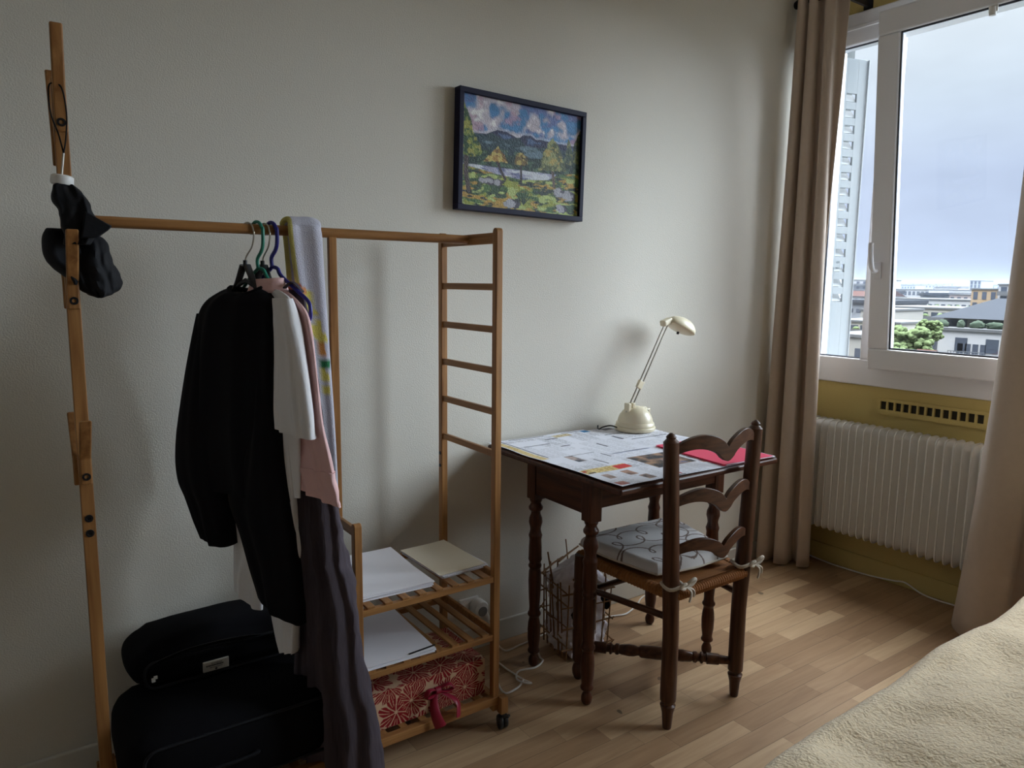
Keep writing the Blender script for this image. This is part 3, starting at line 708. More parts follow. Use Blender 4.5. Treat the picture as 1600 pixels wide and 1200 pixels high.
# ------------------------------------------------------------------ papers on the shelves
def stack(name, label, cat, cx, cy, z, w_, d_, rot, n, mats, th=.0012, jit=.004, group='stacks of paper on the rack shelves'):
    root = thing(name, label, cat, (cx, cy, z), group)
    for k in range(n):
        M = Matrix.Translation((cx + random.uniform(-jit, jit), cy + random.uniform(-jit, jit), z)) @ Matrix.Rotation(rot + random.uniform(-.025, .025), 4, 'Z')
        z0_ = k * (th + .0004); wz = mats[min(k, len(mats) - 1)] if k < n - 1 else mats[-1]
        m = MB()
        nx = 9
        for_top = lambda x, y: .0022 * max(0, x / (w_/2)) ** 2 * (k / n) + .0015 * math.sin(y * 9 + k)*(k / n)
        g_ = [(-w_/2 + w_ * i / (nx-1), -d_/2 + d_ * j / (nx-1)) for j in range(nx) for i in range(nx)]
        vs = [M @ Vector((x, y, z0_ + for_top(x, y))) for x, y in g_] + [M @ Vector((x, y, z0_ + th + for_top(x, y))) for x, y in g_]
        o_ = nx * nx; fs = []
        for j in range(nx-1):
            for i in range(nx-1):
                a = j*nx+i; fs += [(a, a+nx, a+nx+1, a+1), (o_+a, o_+a+1, o_+a+nx+1, o_+a+nx)]
        for i in range(nx-1):
            fs += [(i, i+1, o_+i+1, o_+i), ((nx-1)*nx+i+1, (nx-1)*nx+i, o_+(nx-1)*nx+i, o_+(nx-1)*nx+i+1), ((i+1)*nx, i*nx, o_+i*nx, o_+(i+1)*nx), (i*nx+nx-1, (i+1)*nx+nx-1, o_+(i+1)*nx+nx-1, o_+i*nx+nx-1)]
        m.add(vs, fs)
        obj('sheet' if wz is not M_DARKMET else 'folder_edge', m, wz, root, smooth=30)
    return root
ST = .4775
stack('paper_stack', 'stack of plain white paper on the upper shelf behind the dress', 'paper', .832, 1.852, ST, .212, .30, -.04, 8, [M_PAPER])
stack('envelope_stack', 'smaller stack topped by a cream envelope on the upper shelf', 'paper', 1.045, 1.842, ST, .155, .235, .04, 8, [M_PAPER] * 7 + [M_PAPER2], jit=.006)
p3 = stack('paper_stack', 'stack of white paper with a dark sheet edge on the lower shelf', 'paper', .818, 1.822, .3005, .215, .30, -.04, 7, [M_PAPER])
obj('dark_sheet', MB().bar((.842, 1.6735, .3122), (.926, 1.680, .3122), .006, .0012), M_DARKMET, p3, smooth=0)['label'] = 'dark edge of a sheet in the stack'

# red leaf printed box with a ribbon bow
bx = thing('gift_box', 'cream box printed with red leaves and tied with a crimson bow', 'box', (.9, 1.8, .1))
BX0, BX1, BY0, BY1, BZ0, BZ1 = .725, 1.104, 1.70, 1.93, .101, .211
def leaf_field(u, v, seed):
    """red petals fanned round scattered centres on a cream ground"""
    r2 = np.random.default_rng(seed); best = np.full(u.shape, 9.); ang = np.zeros(u.shape); idx = np.zeros(u.shape)
    pts = []
    for i in range(6):
        for j in range(5):
            pts.append((i * .092 - .03 + r2.uniform(-.03, .03), j * .075 - .03 + r2.uniform(-.018, .018), r2.uniform(0, 6.28), r2.integers(10, 15)))
    pet = np.zeros(u.shape)
    for cx, cy, ph, k in pts:
        d_ = np.hypot(u - cx, v - cy); a_ = np.arctan2(v - cy, u - cx)
        up = d_ < best
        k = k - 3; wv = np.abs(np.sin((a_ + ph) * k / 2 + (11 if k % 2 else -11) * d_))
        val = (wv > (.20 + .35 * np.clip(.010 / np.maximum(d_, .001) - .3, 0, 1))) & (d_ > .005) & (d_ < .034 + .022 * wv) 
        vein = (np.abs(wv - .90) < .045) & (d_ > .02)
        pet = np.where(up, val & ~vein, pet); best = np.minimum(best, d_)
    return pet.astype(bool)
for nm, fn, nu, nv, seed, su, sv in (
    ('side', lambda a, b: (BX0 + (BX1 - BX0) * a, BY0, BZ0 + (BZ1 - BZ0) * b), 260, 90, 3, .38, .11),
    ('lid', lambda a, b: (BX0 + (BX1 - BX0) * a, BY0 + (BY1 - BY0) * b, BZ1), 240, 150, 5, .38, .23)):
    o = obj(nm, MB().grid(fn, nu, nv), M_BOXPR, bx, smooth=0)
    a_, b_ = np.meshgrid(np.linspace(0, su, nu), np.linspace(0, sv, nv)); pt = leaf_field(a_.ravel(), b_.ravel(), seed)
    red = np.array(lin(138, 14, 26)[:3]); cr_ = np.array(lin(206, 172, 142)[:3])
    paint_vertices(o, np.where(pt[:, None], red, cr_))
obj('carcass', MB().box((BX0 + .0006, BY0 + .0006, BZ0), (BX1 - .0002, BY1, BZ1 - .0006)), plain('red_card', lin(150, 40, 44), .6), bx, smooth=0)
rb = MB(); bc = Vector((.938, 1.694, .168))
rb.tube(curve([bc, bc + Vector((-.03, -.012, .012)), bc + Vector((-.042, -.016, -.005)), bc + Vector((-.02, -.012, -.008)), bc], 16), .009, 8, flat=.35)
rb.tube(curve([bc, bc + Vector((.03, -.012, .014)), bc + Vector((.046, -.016, .0)), bc + Vector((.022, -.012, -.006)), bc], 16), .009, 8, flat=.35)
rb.tube([bc + Vector((-.008, -.006, 0)), bc + Vector((.008, -.006, 0))], .011, 10)
rb.tube(curve([bc, bc + Vector((-.018, -.018, -.02)), bc + Vector((-.026, -.042, -.045)), bc + Vector((-.016, -.052, -.08))], 14), [.008 + .0007 * k for k in range(14)], 8, flat=.3)
rb.tube(curve([bc, bc + Vector((.026, -.018, -.016)), bc + Vector((.046, -.040, -.035)), bc + Vector((.042, -.050, -.07))], 14), [.008 + .0006 * k for k in range(14)], 8, flat=.3)
obj('bow', rb, M_RIB, bx, smooth=50)

# ------------------------------------------------------------------ painting
pa = thing('painting', 'oil landscape of trees and mountains in a navy frame', 'painting', (1.5, 2.09, 1.73))
PC = Vector((1.4985, 0, 1.7295)); PM = Matrix.Translation((1.4985, 2.072, 1.7295)) @ Matrix.Rotation(math.radians(1.3), 4, 'Y')
PW, PH = .526, .382; fw = .017
fr = MB()
for lo, hi in (((-PW/2, -.0, -PH/2), (PW/2, .034, -PH/2 + fw)), ((-PW/2, 0, PH/2 - fw), (PW/2, .034, PH/2)), ((-PW/2, 0, -PH/2 + fw), (-PW/2 + fw, .034, PH/2 - fw)), ((PW/2 - fw, 0, -PH/2 + fw), (PW/2, .034, PH/2 - fw))): fr.box(lo, hi, PM)
obj('frame', fr, M_NAVY, pa, smooth=0, bevel=.0015)
nu, nv = 300, 220
cw, ch = PW - 2 * fw, PH - 2 * fw
cv = obj('canvas', MB().grid(lambda a, b: PM @ Vector((-cw/2 + cw * a, .012, -ch/2 + ch * b)), nu, nv), M_CANVAS, pa, smooth=0)
def vnoise(nu, nv, fx, fy, oct=4, seed=0):
    r2 = np.random.default_rng(seed); out = np.zeros((nv, nu)); amp = 1; tot = 0
    for o_ in range(oct):
        gx, gy = int(fx * 2**o_) + 2, int(fy * 2**o_) + 2
        g_ = r2.random((gy + 1, gx + 1)); x = np.linspace(0, gx - 1e-3, nu); y = np.linspace(0, gy - 1e-3, nv)
        xi, yi = x.astype(int), y.astype(int); xf, yf = x - xi, y - yi; xf = xf * xf * (3 - 2 * xf); yf = yf * yf * (3 - 2 * yf)
        a = g_[yi][:, xi]; b = g_[yi][:, xi + 1]; c = g_[yi + 1][:, xi]; d_ = g_[yi + 1][:, xi + 1]
        out += amp * ((a * (1 - xf) + b * xf) * (1 - yf)[:, None] + (c * (1 - xf) + d_ * xf) * yf[:, None]); tot += amp; amp *= .55
    return out / tot
Uu, Vv = np.meshgrid(np.linspace(0, 1, nu), np.linspace(0, 1, nv))
C3 = lambda r, g, b: np.array(lin(r, g, b)[:3])
def mixc(img, mask, col): return img * (1 - mask[..., None]) + col * mask[..., None]
S = lambda e0, e1, x: np.clip((x - e0) / (e1 - e0), 0, 1) ** 2 * (3 - 2 * np.clip((x - e0) / (e1 - e0), 0, 1))
n1 = vnoise(nu, nv, 5, 4, 4, 1); n2 = vnoise(nu, nv, 9, 7, 4, 2); n3 = vnoise(nu, nv, 26, 20, 3, 3); n4 = vnoise(nu, nv, 14, 30, 3, 4); n5 = vnoise(nu, nv, 7, 18, 4, 5)
img = np.zeros((nv, nu, 3)) + C3(72, 128, 178)
img = mixc(img, S(.45, .62, n2) * .8, C3(104, 108, 158)); img = mixc(img, S(.50, .62, n1), C3(196, 188, 198)); img = mixc(img, S(.56, .66, vnoise(nu, nv, 6, 5, 4, 8)) * .7, C3(186, 150, 168)); img = mixc(img, S(.60, .7, n1 * .6 + n3 * .4), C3(226, 224, 222))
ridge = np.interp(Uu, [0, .11, .2, .28, .36, .45, .5, .55, .6, .66, .75, .85, 1], [.66, .66, .68, .735, .72, .685, .725, .73, .70, .71, .69, .7, .7]) + (n3 - .5) * .02
img = mixc(img, S(0, .02, ridge + .03 - Vv) * .5, C3(206, 206, 216)); img = mixc(img, S(0, .006, ridge - Vv), C3(40, 44, 78)); img = mixc(img, S(.52, .6, n2) * S(0, .02, ridge - .02 - Vv) * .6, C3(92, 118, 160))
img = mixc(img, S(0, .03, .66 + (n1 - .5) * .2 - Vv), C3(44, 66, 74)); img = mixc(img, S(.5, .62, n5) * S(0, .02, .63 - Vv), C3(104, 128, 140)); img = mixc(img, S(0, .02, .53 + (n2 - .5) * .12 - Vv), C3(34, 56, 46)); img = mixc(img, S(.52, .6, n3) * S(0, .02, .56 - Vv) * .7, C3(78, 104, 76))
lk = S(0, .008, .40 - .02 * (1 - Uu) - Vv + (n1 - .5) * .02); img = mixc(img, lk, C3(168, 168, 192)); img = mixc(img, lk * S(.52, .6, n4), C3(108, 112, 148)); img = mixc(img, lk * S(.56, .64, n5), C3(206, 210, 216))
shore = np.interp(Uu, [0, .05, .2, .33, .5, .73, .8, 1], [.38, .36, .335, .315, .30, .33, .40, .44]) + (n2 - .5) * .02
gm = S(0, .01, shore - Vv); img = mixc(img, gm, C3(74, 104, 52)); img = mixc(img, gm * S(.46, .58, n5), C3(150, 156, 62)); img = mixc(img, gm * S(.5, .6, n2), C3(52, 78, 48)); img = mixc(img, gm * S(.56, .64, vnoise(nu, nv, 8, 22, 4, 9)), C3(182, 146, 62)); img = mixc(img, gm * S(.6, .68, n4), C3(38, 48, 40)); img = mixc(img, gm * S(.58, .66, vnoise(nu, nv, 10, 24, 3, 15)), C3(176, 190, 110))
def trunk(img, pts, w_, col):
    for (u0, v0), (u1, v1) in zip(pts[:-1], pts[1:]):
        du, dv = u1 - u0, v1 - v0; tt = np.clip(((Uu - u0) * du + (Vv - v0) * dv) / (du*du + dv*dv), 0, 1)
        dd = np.hypot((Uu - u0 - tt * du) * 1.35, Vv - v0 - tt * dv); img = mixc(img, S(w_, w_ * .6, dd), col)
    return img
def crown(img, poly, c1, c2, c3):
    inside = np.zeros(Uu.shape, bool); n_ = len(poly); jx = Uu + (n3 - .5) * .03; jy = Vv + (n4 - .5) * .03
    for i in range(n_):
        (x1, y1), (x2, y2) = poly[i], poly[(i + 1) % n_]
        inside ^= ((y1 > jy) != (y2 > jy)) & (jx < (x2 - x1) * (jy - y1) / (y2 - y1 + 1e-9) + x1)
    m_ = inside.astype(float); img = mixc(img, m_, c1); img = mixc(img, m_ * S(.48, .56, n3), c2); img = mixc(img, m_ * S(.54, .62, vnoise(nu, nv, 34, 26, 3, 21)), c3)
    return img
T1 = C3(52, 40, 44); 
img = trunk(img, [(.28, .44), (.31, .36), (.35, .28)], .018, T1); img = trunk(img, [(.48, .45), (.485, .27)], .014, T1); img = trunk(img, [(.75, .46), (.765, .36), (.775, .27)], .02, C3(96, 78, 66)); img = trunk(img, [(.04, .5), (.035, .3), (.06, .14)], .03, C3(78, 66, 62))
img = crown(img, [(.17, .43), (.23, .50), (.28, .58), (.33, .52), (.37, .43), (.28, .425)], C3(122, 92, 50), C3(168, 132, 66), C3(196, 176, 96))
img = crown(img, [(.42, .43), (.42, .49), (.45, .54), (.49, .555), (.53, .52), (.545, .43)], C3(118, 98, 52), C3(176, 156, 84), C3(70, 66, 44))
img = crown(img, [(.63, .41), (.65, .52), (.70, .66), (.755, .745), (.81, .66), (.86, .52), (.88, .44), (.75, .42)], C3(82, 92, 56), C3(138, 142, 88), C3(170, 150, 82))
img = crown(img, [(-.05, 1.02), (.01, .95), (.06, .78), (.10, .64), (.165, .5), (.13, .45), (-.05, .45)], C3(52, 80, 46), C3(116, 132, 60), C3(160, 158, 74))
img = crown(img, [(.86, .52), (.875, .68), (.90, .76), (.93, .66), (.94, .5)], C3(62, 80, 62), C3(96, 108, 78), C3(128, 130, 84)); img = crown(img, [(.93, .55), (.94, .72), (1.0, .86), (1.05, .8), (1.05, .5)], C3(66, 82, 54), C3(112, 118, 66), C3(40, 56, 44))
for cx, cy, rx, ry in ((.21, .24, .05, .04), (.30, .24, .03, .035), (.43, .06, .06, .05), (.83, .22, .045, .05), (.92, .2, .05, .05), (.86, .06, .05, .045)):
    e = ((Uu - cx) / rx) ** 2 + ((Vv - cy) / ry) ** 2 + (n3 - .5) * 2.2; img = mixc(img, S(1.05, .9, e), C3(70, 66, 76)); img = mixc(img, S(.75, .55, e + (Uu - cx) * 14 + (n4 - .5) * 1.5), C3(168, 166, 172))
for k in range(7):
    a = -.9 + k * .3; img = trunk(img, [(.51, .06), (.51 + .07 * math.sin(a), .06 + .13 * math.cos(a))], .007, C3(30, 52, 34))
img = img * (.72 + .5 * n3[..., None])
paint_vertices(cv, img.reshape(-1, 3))
obj('backing', MB().box((-cw/2 - .004, .014, -ch/2 - .004), (cw/2 + .004, .030, ch/2 + .004), PM), M_NAVY, pa, smooth=0)

# ------------------------------------------------------------------ writing desk
TX0, TX1, TY0, TY1, TZ = 1.362, 2.066, 1.417, 2.09, .750
dk = thing('desk', 'small dark wooden desk with turned legs against the cream wall', 'desk', (1.71, 1.75, 0))
obj('tabletop', MB().box((TX0, TY0, TZ - .020), (TX1, TY1, TZ)), DW[0], dk, smooth=0, bevel=.006)
LX0, LX1, LY0, LY1 = 1.428, 1.992, 1.61, 1.89
BLK = .022; ZB0 = .597
def leg_profile():
    return [(0, .008), (.004, .014), (.014, .0178), (.026, .0178), (.036, .014), (.042, .011), (.047, .013), (.052, .0205), (.058, .0215), (.064, .0185), (.07, .0175), (.10, .0215), (.135, .0225), (.16, .0205), (.176, .017), (.182, .019), (.188, .023), (.194, .0225), (.2, .0185), (.215, .0175), (.26, .0205), (.31, .0222), (.345, .0205), (.352, .018), (.358, .022), (.364, .023), (.372, .019), (.378, .0205), (.385, .0235), (.395, .0225), (.43, .022), (.455, .0205), (.462, .022), (.47, .0235), (.478, .0205), (.49, .018), (.50, .0195), (.515, .0235), (.53, .022), (.545, .016), (.553, .0165), (.560, .0235), (.568, .0245), (.576, .0195), (.583, .017), (.59, .021), (.597, .022)]
def table_leg(x, y):
    m = MB().lathe(leg_profile(), (x, y, 0), 22); m.box((x - BLK, y - BLK, ZB0), (x + BLK, y + BLK, TZ - .02))
    obj('leg', m, DW[2], dk, smooth=50, bevel=.0012)
for x in (LX0, LX1):
    for y in (LY0, LY1): table_leg(x, y)
AZ0 = .637
obj('apron', MB().box((LX0 + BLK - .002, LY0 - .018, AZ0), (LX1 - BLK + .002, LY0 + .004, TZ - .02)), DW[0], dk, smooth=0, bevel=.002)
obj('apron', MB().box((LX0 + BLK - .002, LY1 - .004, AZ0), (LX1 - BLK + .002, LY1 + .018, TZ - .02)), DW[0], dk, smooth=0, bevel=.002)
for x, s_ in ((LX0, -1), (LX1, 1)):
    xa, xb = sorted((x + s_ * .018, x - s_ * .004))
    obj('apron', MB().box((xa, LY0 + BLK - .002, AZ0 - .02), (xb, LY1 - BLK + .002, TZ - .02)), DW[1], dk, smooth=0, bevel=.002)
obj('drawer_knob', MB().lathe([(0, .005), (.008, .006), (.012, .011), (.018, .010), (.021, .004)], M=Matrix.Translation((1.71, LY0 - .018, .685)) @ Matrix.Rotation(PI / 2, 4, 'X')), DW[1], dk)

# newspapers: each sheet a thing of its own, with printed columns and pictures
def sheet(label, x0, x1, y0, y1, z, rot, seed, items, curl=.0015, shape=None):
    nx, ny = int((x1 - x0) / .0028), int((y1 - y0) / .0028)
    cx, cy = (x0 + x1) / 2, (y0 + y1) / 2; ca, sa = math.cos(rot), math.sin(rot)
    r2 = random.Random(seed)
    def fn(a, b):
        x = x0 + (x1 - x0) * a - cx; y = y0 + (y1 - y0) * b - cy
        wx = .002 * math.sin(b * 9 + seed) ; wy = .002 * math.sin(a * 8 + seed * 2)
        h = curl * (.5 + mnoise.noise(Vector((x * 9, y * 9, seed)))) 
        return (cx + x * ca - y * sa + wx, cy + x * sa + y * ca + wy, z + max(0, h))
    o = obj('newspaper', MB().grid(fn, nx, ny), M_PRINT, smooth=60)
    xs = np.linspace(x0, x1, nx); ys = np.linspace(y0, y1, ny); X, Y = np.meshgrid(xs, ys)
    rg = np.random.default_rng(seed)
    paper = np.array(lin(232, 233, 242)[:3]); im = np.zeros((ny, nx, 3)) + paper
    colw = .043; ci = np.floor((X - x0) / colw); cf = (X - x0) / colw - ci
    li = np.floor((Y - y0) / .0056); lf = (Y - y0) / .0056 - li
    rnd = rg.random((int(li.max()) + 2, int(nx) + 1))
    gap = rnd[li.astype(int), (np.arange(nx) // 2)[None, :].repeat(ny, 0)] > .22
    text = (lf > .3) & (cf > .07) & (cf < .93) & gap
    blocks = rg.random((int((y1 - y0) / .06) + 2, int(ci.max()) + 2)); blk = blocks[((Y - y0) / .06).astype(int), ci.astype(int)]
    tone = np.where(text & (blk > .25), .66 + .16 * rg.random((ny, nx)), 1.0)
    im *= tone[..., None]
    for it in items:
        (a0, a1, b0, b1), kind = it[0], it[1]
        m_ = (X >= a0) & (X <= a1) & (Y >= b0) & (Y <= b1)
        if kind == 'flat': im[m_] = np.array(lin(*it[2])[:3])
        elif kind == 'line': im[m_] = np.array(lin(60, 60, 72)[:3])
        elif kind == 'photo':
            n_ = vnoise(nx, ny, (x1 - x0) / .03, (y1 - y0) / .025, 4, seed + int(a0 * 1000)); n_ = np.clip((n_ - .3) / .4, 0, 1)[..., None]
            c1, c2 = np.array(lin(*it[2])[:3]), np.array(lin(*it[3])[:3])
            im[m_] = (c1 * (1 - n_) + c2 * n_)[m_]
        elif kind == 'text':
            im[m_] = np.where((text & (rnd[li.astype(int), (np.arange(nx) // 2)[None, :].repeat(ny, 0)] > .3))[..., None], np.array(lin(*it[3])[:3]), np.array(lin(*it[2])[:3]))[m_]
    paint_vertices(o, im.reshape(-1, 3))
    return tag(o, label, 'newspaper', 'newspaper sheets covering the desk')
z = TZ + .0006
L_ = lambda a0, a1, b0, b1: ((a0, a1, b0, b1), 'line')
sheet('newspaper sheet at the back right of the desk under the lamp', 1.735, 2.055, 1.72, 2.086, z, .02, 2, [((1.875, 1.93, 2.045, 2.08), 'photo', (88, 84, 92), (150, 140, 146)), ((1.75, 1.805, 1.758, 1.822), 'photo', (96, 74, 66), (196, 168, 150)), ((1.738, 1.803, 1.725, 1.742), 'photo', (210, 70, 62), (214, 164, 150)), L_(1.822, 1.832, 1.90, 1.96), L_(1.80, 1.94, 1.985, 1.990), L_(1.85, 2.03, 1.875, 1.880)])
sheet('newspaper sheet at the front right of the desk with a large photo', 1.585, 2.058, 1.425, 1.76, z + .0022, -.015, 4, [((1.60, 1.79, 1.522, 1.67), 'photo', (66, 66, 70), (178, 142, 116)), ((1.70, 1.76, 1.53, 1.60), 'photo', (88, 112, 150), (196, 150, 120)), L_(1.596, 1.645, 1.428, 1.434), ((1.632, 1.642, 1.44, 1.475), 'flat', (190, 60, 80)), ((1.60, 1.625, 1.50, 1.515), 'flat', (210, 70, 90)), ((1.80, 1.83, 1.50, 1.53), 'photo', (84, 130, 180), (210, 150, 130))], .0012)
sheet('newspaper sheet at the back left of the desk with a yellow edge', 1.366, 1.80, 1.735, 2.088, z + .0044, .0, 1, [((1.37, 1.398, 1.74, 2.05), 'text', (226, 206, 150), (196, 172, 116)), L_(1.404, 1.409, 1.80, 2.08), L_(1.444, 1.60, 2.075, 2.081), L_(1.56, 1.62, 2.02, 2.027), L_(1.43, 1.54, 1.966, 1.972), L_(1.545, 1.59, 1.906, 1.914), L_(1.68, 1.79, 2.07, 2.076), ((1.765, 1.797, 2.045, 2.075), 'flat', (56, 124, 176)), L_(1.679, 1.687, 1.82, 1.877), ((1.62, 1.70, 2.03, 2.06), 'text', (224, 212, 176), (190, 170, 130))], .0016)
sheet('newspaper sheet at the front left of the desk with a yellow advert', 1.368, 1.612, 1.422, 1.782, z + .0066, .012, 3, [((1.372, 1.552, 1.568, 1.612), 'text', (232, 212, 150), (206, 176, 112)), ((1.498, 1.553, 1.570, 1.608), 'flat', (214, 62, 62)), ((1.48, 1.512, 1.50, 1.55), 'photo', (84, 70, 72), (190, 150, 130)), ((1.495, 1.526, 1.44, 1.485), 'photo', (76, 72, 78), (186, 156, 140)), ((1.455, 1.485, 1.70, 1.778), 'photo', (60, 70, 84), (196, 176, 170)), ((1.375, 1.412, 1.432, 1.462), 'photo', (150, 60, 56), (206, 160, 150)), L_(1.465, 1.585, 1.774, 1.779), L_(1.588, 1.594, 1.70, 1.75), L_(1.51, 1.516, 1.635, 1.704), ((1.375, 1.39, 1.59, 1.605), 'flat', (196, 60, 56)), L_(1.38, 1.41, 1.572, 1.58), ((1.40, 1.43, 1.50, 1.545), 'photo', (150, 130, 120), (216, 190, 180))], .0016)

fo = thing('folder', 'bright pink card folder lying at the right of the desk', 'folder', (1.93, 1.57, .76))
FP = [(1.806, 1.432), (2.046, 1.413), (2.05, 1.60), (1.830, 1.735)]
FP = [(1.808, 1.430), (2.040, 1.420), (2.058, 1.728), (1.828, 1.738)]
def slab(pts, z0_, z1_): return MB().prism([(x, y, z0_) for x, y in pts], [(x, y, z1_) for x, y in pts])
zf = TZ + .0062
obj('sheet', slab([(x + .009, y - .004) for x, y in FP], zf, zf + .0012), M_PAPER, fo, smooth=0)['label'] = 'white sheet showing at the right of the folder'
obj('cover', slab(FP, zf + .0016, zf + .0030), M_PINKF, fo, smooth=0)
obj('back_cover', slab([(x - .003, y - .002) for x, y in FP], zf - .0014, zf - .0002), M_PINKF, fo, smooth=0)

# ------------------------------------------------------------------ desk lamp
lampz = TZ + .0022; LC = Vector((1.98, 1.995, lampz))
la = thing('desk_lamp', 'cream desk lamp with twin metal rods on the newspapers', 'lamp', LC)
obj('base', MB().lathe([(0, .072), (.003, .077), (.012, .079), (.016, .077), (.018, .073), (.021, .075), (.030, .073), (.034, .069)], LC, 36), M_LAMP, la)
obj('dome', MB().lathe([(.033, .068), (.045, .066), (.06, .060), (.075, .049), (.087, .034), (.093, .018), (.095, .004)], LC, 32), M_LAMP, la)
obj('transformer_block', MB().box((LC.x + .034, LC.y - .016, LC.z + .03), (LC.x + .066, LC.y + .016, LC.z + .082)).box((LC.x + .024, LC.y - .012, LC.z + .075), (LC.x + .05, LC.y + .012, LC.z + .089)), M_LAMP, la, smooth=0, bevel=.004)
obj('switch', MB().bar(LC + Vector((.044, -.017, .076)), LC + Vector((.058, -.017, .05)), .006, .012, (1, 0, .4)), M_STEEL, la, smooth=0, bevel=.001)
obj('arm_socket', MB().box((LC.x - .048, LC.y - .013, LC.z + .06), (LC.x - .034, LC.y + .013, LC.z + .108)).box((LC.x - .026, LC.y - .013, LC.z + .07), (LC.x - .012, LC.y + .013, LC.z + .108)), M_LAMP, la, smooth=0, bevel=.002)
A0 = Vector((1.948, 1.995, .838)); A1 = Vector((2.132, 1.995, 1.158)); ad = (A1 - A0).normalized(); sd = Vector((ad.z, 0, -ad.x))
for s_ in (-1, 1):
    obj('rod', MB().tube([A0 + sd * (.0085 * s_) - ad * .02, A1 + sd * (.0085 * s_)], .0028, 10), M_STEEL, la)
mid = A0.lerp(A1, .28); obj('rod_clip', MB().bar(mid - ad * .016, mid + ad * .016, .012, .026, sd), M_LAMP, la, smooth=0, bevel=.002)
hd = MB()
HM = Matrix.Translation((2.196, 1.992, 1.142)) @ Matrix.Rotation(math.radians(24), 4, 'Y')
rr = []
for i in range(18):
    t = i / 17; x = -.058 + .128 * t
    hw = .046 * math.sqrt(max(0, 1 - ((t - .62) / .64) ** 2)) * (1 if t < .62 else math.sqrt(max(.0, 1 - ((t - .62) / .385) ** 2)) * .35 + .65) + .004
    ring = []
    for k in range(24):
        a = 2 * PI * k / 24; c, s_ = math.cos(a), math.sin(a)
        ring.append(HM @ Vector((x, hw * c, (hw * .92 * s_ if s_ > 0 else hw * .22 * s_))))
    rr.append(ring)
hd.rings(rr)
obj('lamp_head', hd, M_LAMP, la, smooth=50)
obj('head_mount', MB().bar((2.108, 1.995, 1.158), (2.152, 1.995, 1.172), .03, .024, (-.3, 0, 1)), M_LAMP, la, smooth=0, bevel=.006)
obj('pivot_knob', MB().tube([(2.196, 1.992, 1.125), (2.194, 1.992, 1.115)], .005, 8), M_BPLAST, la)
obj('cord', MB().tube(curve([LC + Vector((-.07, .02, .012)), LC + Vector((-.10, .03, .022)), LC + Vector((-.125, .045, .016)), LC + Vector((-.128, .062, .006)), LC + Vector((-.11, .09, .004)), (1.88, 2.096, .74), (1.88, 2.1, .5)], 40), .0028, 8), M_BPLAST, la)

# ------------------------------------------------------------------ ladder-back chair
ch_ = thing('ladder_back_chair', 'dark ladder-back chair with rush seat pulled up to the desk', 'chair', (1.70, 1.55, 0))
CY = 1.38
def back_post(s_):
    xm = 1.699
    X = lambda z_: xm + s_ * (.1545 + .0335 * max(0, (z_ - .3)) / .6)
    m = MB(); pts = []; rs = []
    for z_, r_ in ((.0, .0115), (.004, .0135), (.05, .017), (.075, .0235), (.08, .0175), (.085, .0175), (.09, .0235), (.11, .024), (.3, .0235), (.45, .0245), (.6, .0235), (.80, .0225), (.862, .022), (.874, .0225), (.878, .0185), (.884, .013), (.889, .0145), (.894, .011), (.900, .004)):
        pts.append((X(z_), CY, z_)); rs.append(r_)
    m.tube(pts, rs, 18)
    obj('back_post', m, CW[2], ch_, smooth=45)
    return X
XPOST = back_post(-1); XPOS2 = back_post(1)
def slat(zc, sc=1.0):
    """scalloped slat: two humps over a pointed centre drop, bowed toward the back"""
    xl, xr = XPOST(zc) + .008, XPOS2(zc) - .008
    n = 41; front = []; topz = []; botz = []
    for i in range(n):
        t = -1 + 2 * i / (n - 1); a = abs(t)
        tz = zc + sc * (.008 + .030 * math.sin(PI * min(1, max(0, (a - .06) / .90))) ** .8 - (.0 if a > .06 else .012 * (1 - a / .06)))
        if a > .06: pass
        bz = zc - sc * (.024 - .022 * math.sin(PI * min(1, max(0, (a - .2) / .85)) ) ** .9)
        if a < .24: bz -= sc * .018 * (.5 + .5 * math.cos(PI * a / .24)) + sc * (.005 if a < .17 else 0)
        x = xl + (xr - xl) * (t + 1) / 2; y = CY - .045 * (1 - t * t)
        topz.append((x, y, tz)); botz.append((x, y, bz))
    m = MB(); vs = []; fs = []
    for i in range(n):
        (x, y, a), (_, _, b) = topz[i], botz[i]
        vs += [(x, y - .007, b), (x, y - .007, a), (x, y + .007, a), (x, y + .007, b)]
    for i in range(n - 1):
        for k in range(4): fs.append((4*i+k, 4*i+(k+1) % 4, 4*i+4+(k+1) % 4, 4*i+4+k))
    fs += [(0, 1, 2, 3), (4*n-1, 4*n-2, 4*n-3, 4*n-4)]
    m.add(vs, fs); obj('slat', m, CW[0], ch_, smooth=30, bevel=.0015)
slat(.852, 1.0); slat(.698, .95); slat(.552, .85)
FLX, FRX, FY = 1.502, 1.945, 1.74
fl_prof = [(0, .009), (.004, .013), (.02, .0195), (.035, .021), (.05, .017), (.056, .013), (.062, .015), (.068, .0205), (.076, .0205), (.085, .02), (.16, .0215), (.17, .022), (.18, .019), (.19, .022), (.2, .0215), (.30, .022), (.315, .0195), (.322, .0215), (.33, .0215), (.345, .0185), (.355, .021), (.40, .021), (.432, .0195)]
for x in (FLX, FRX): obj('front_leg', MB().lathe(fl_prof, (x, FY, 0), 20), CW[2], ch_, smooth=45)
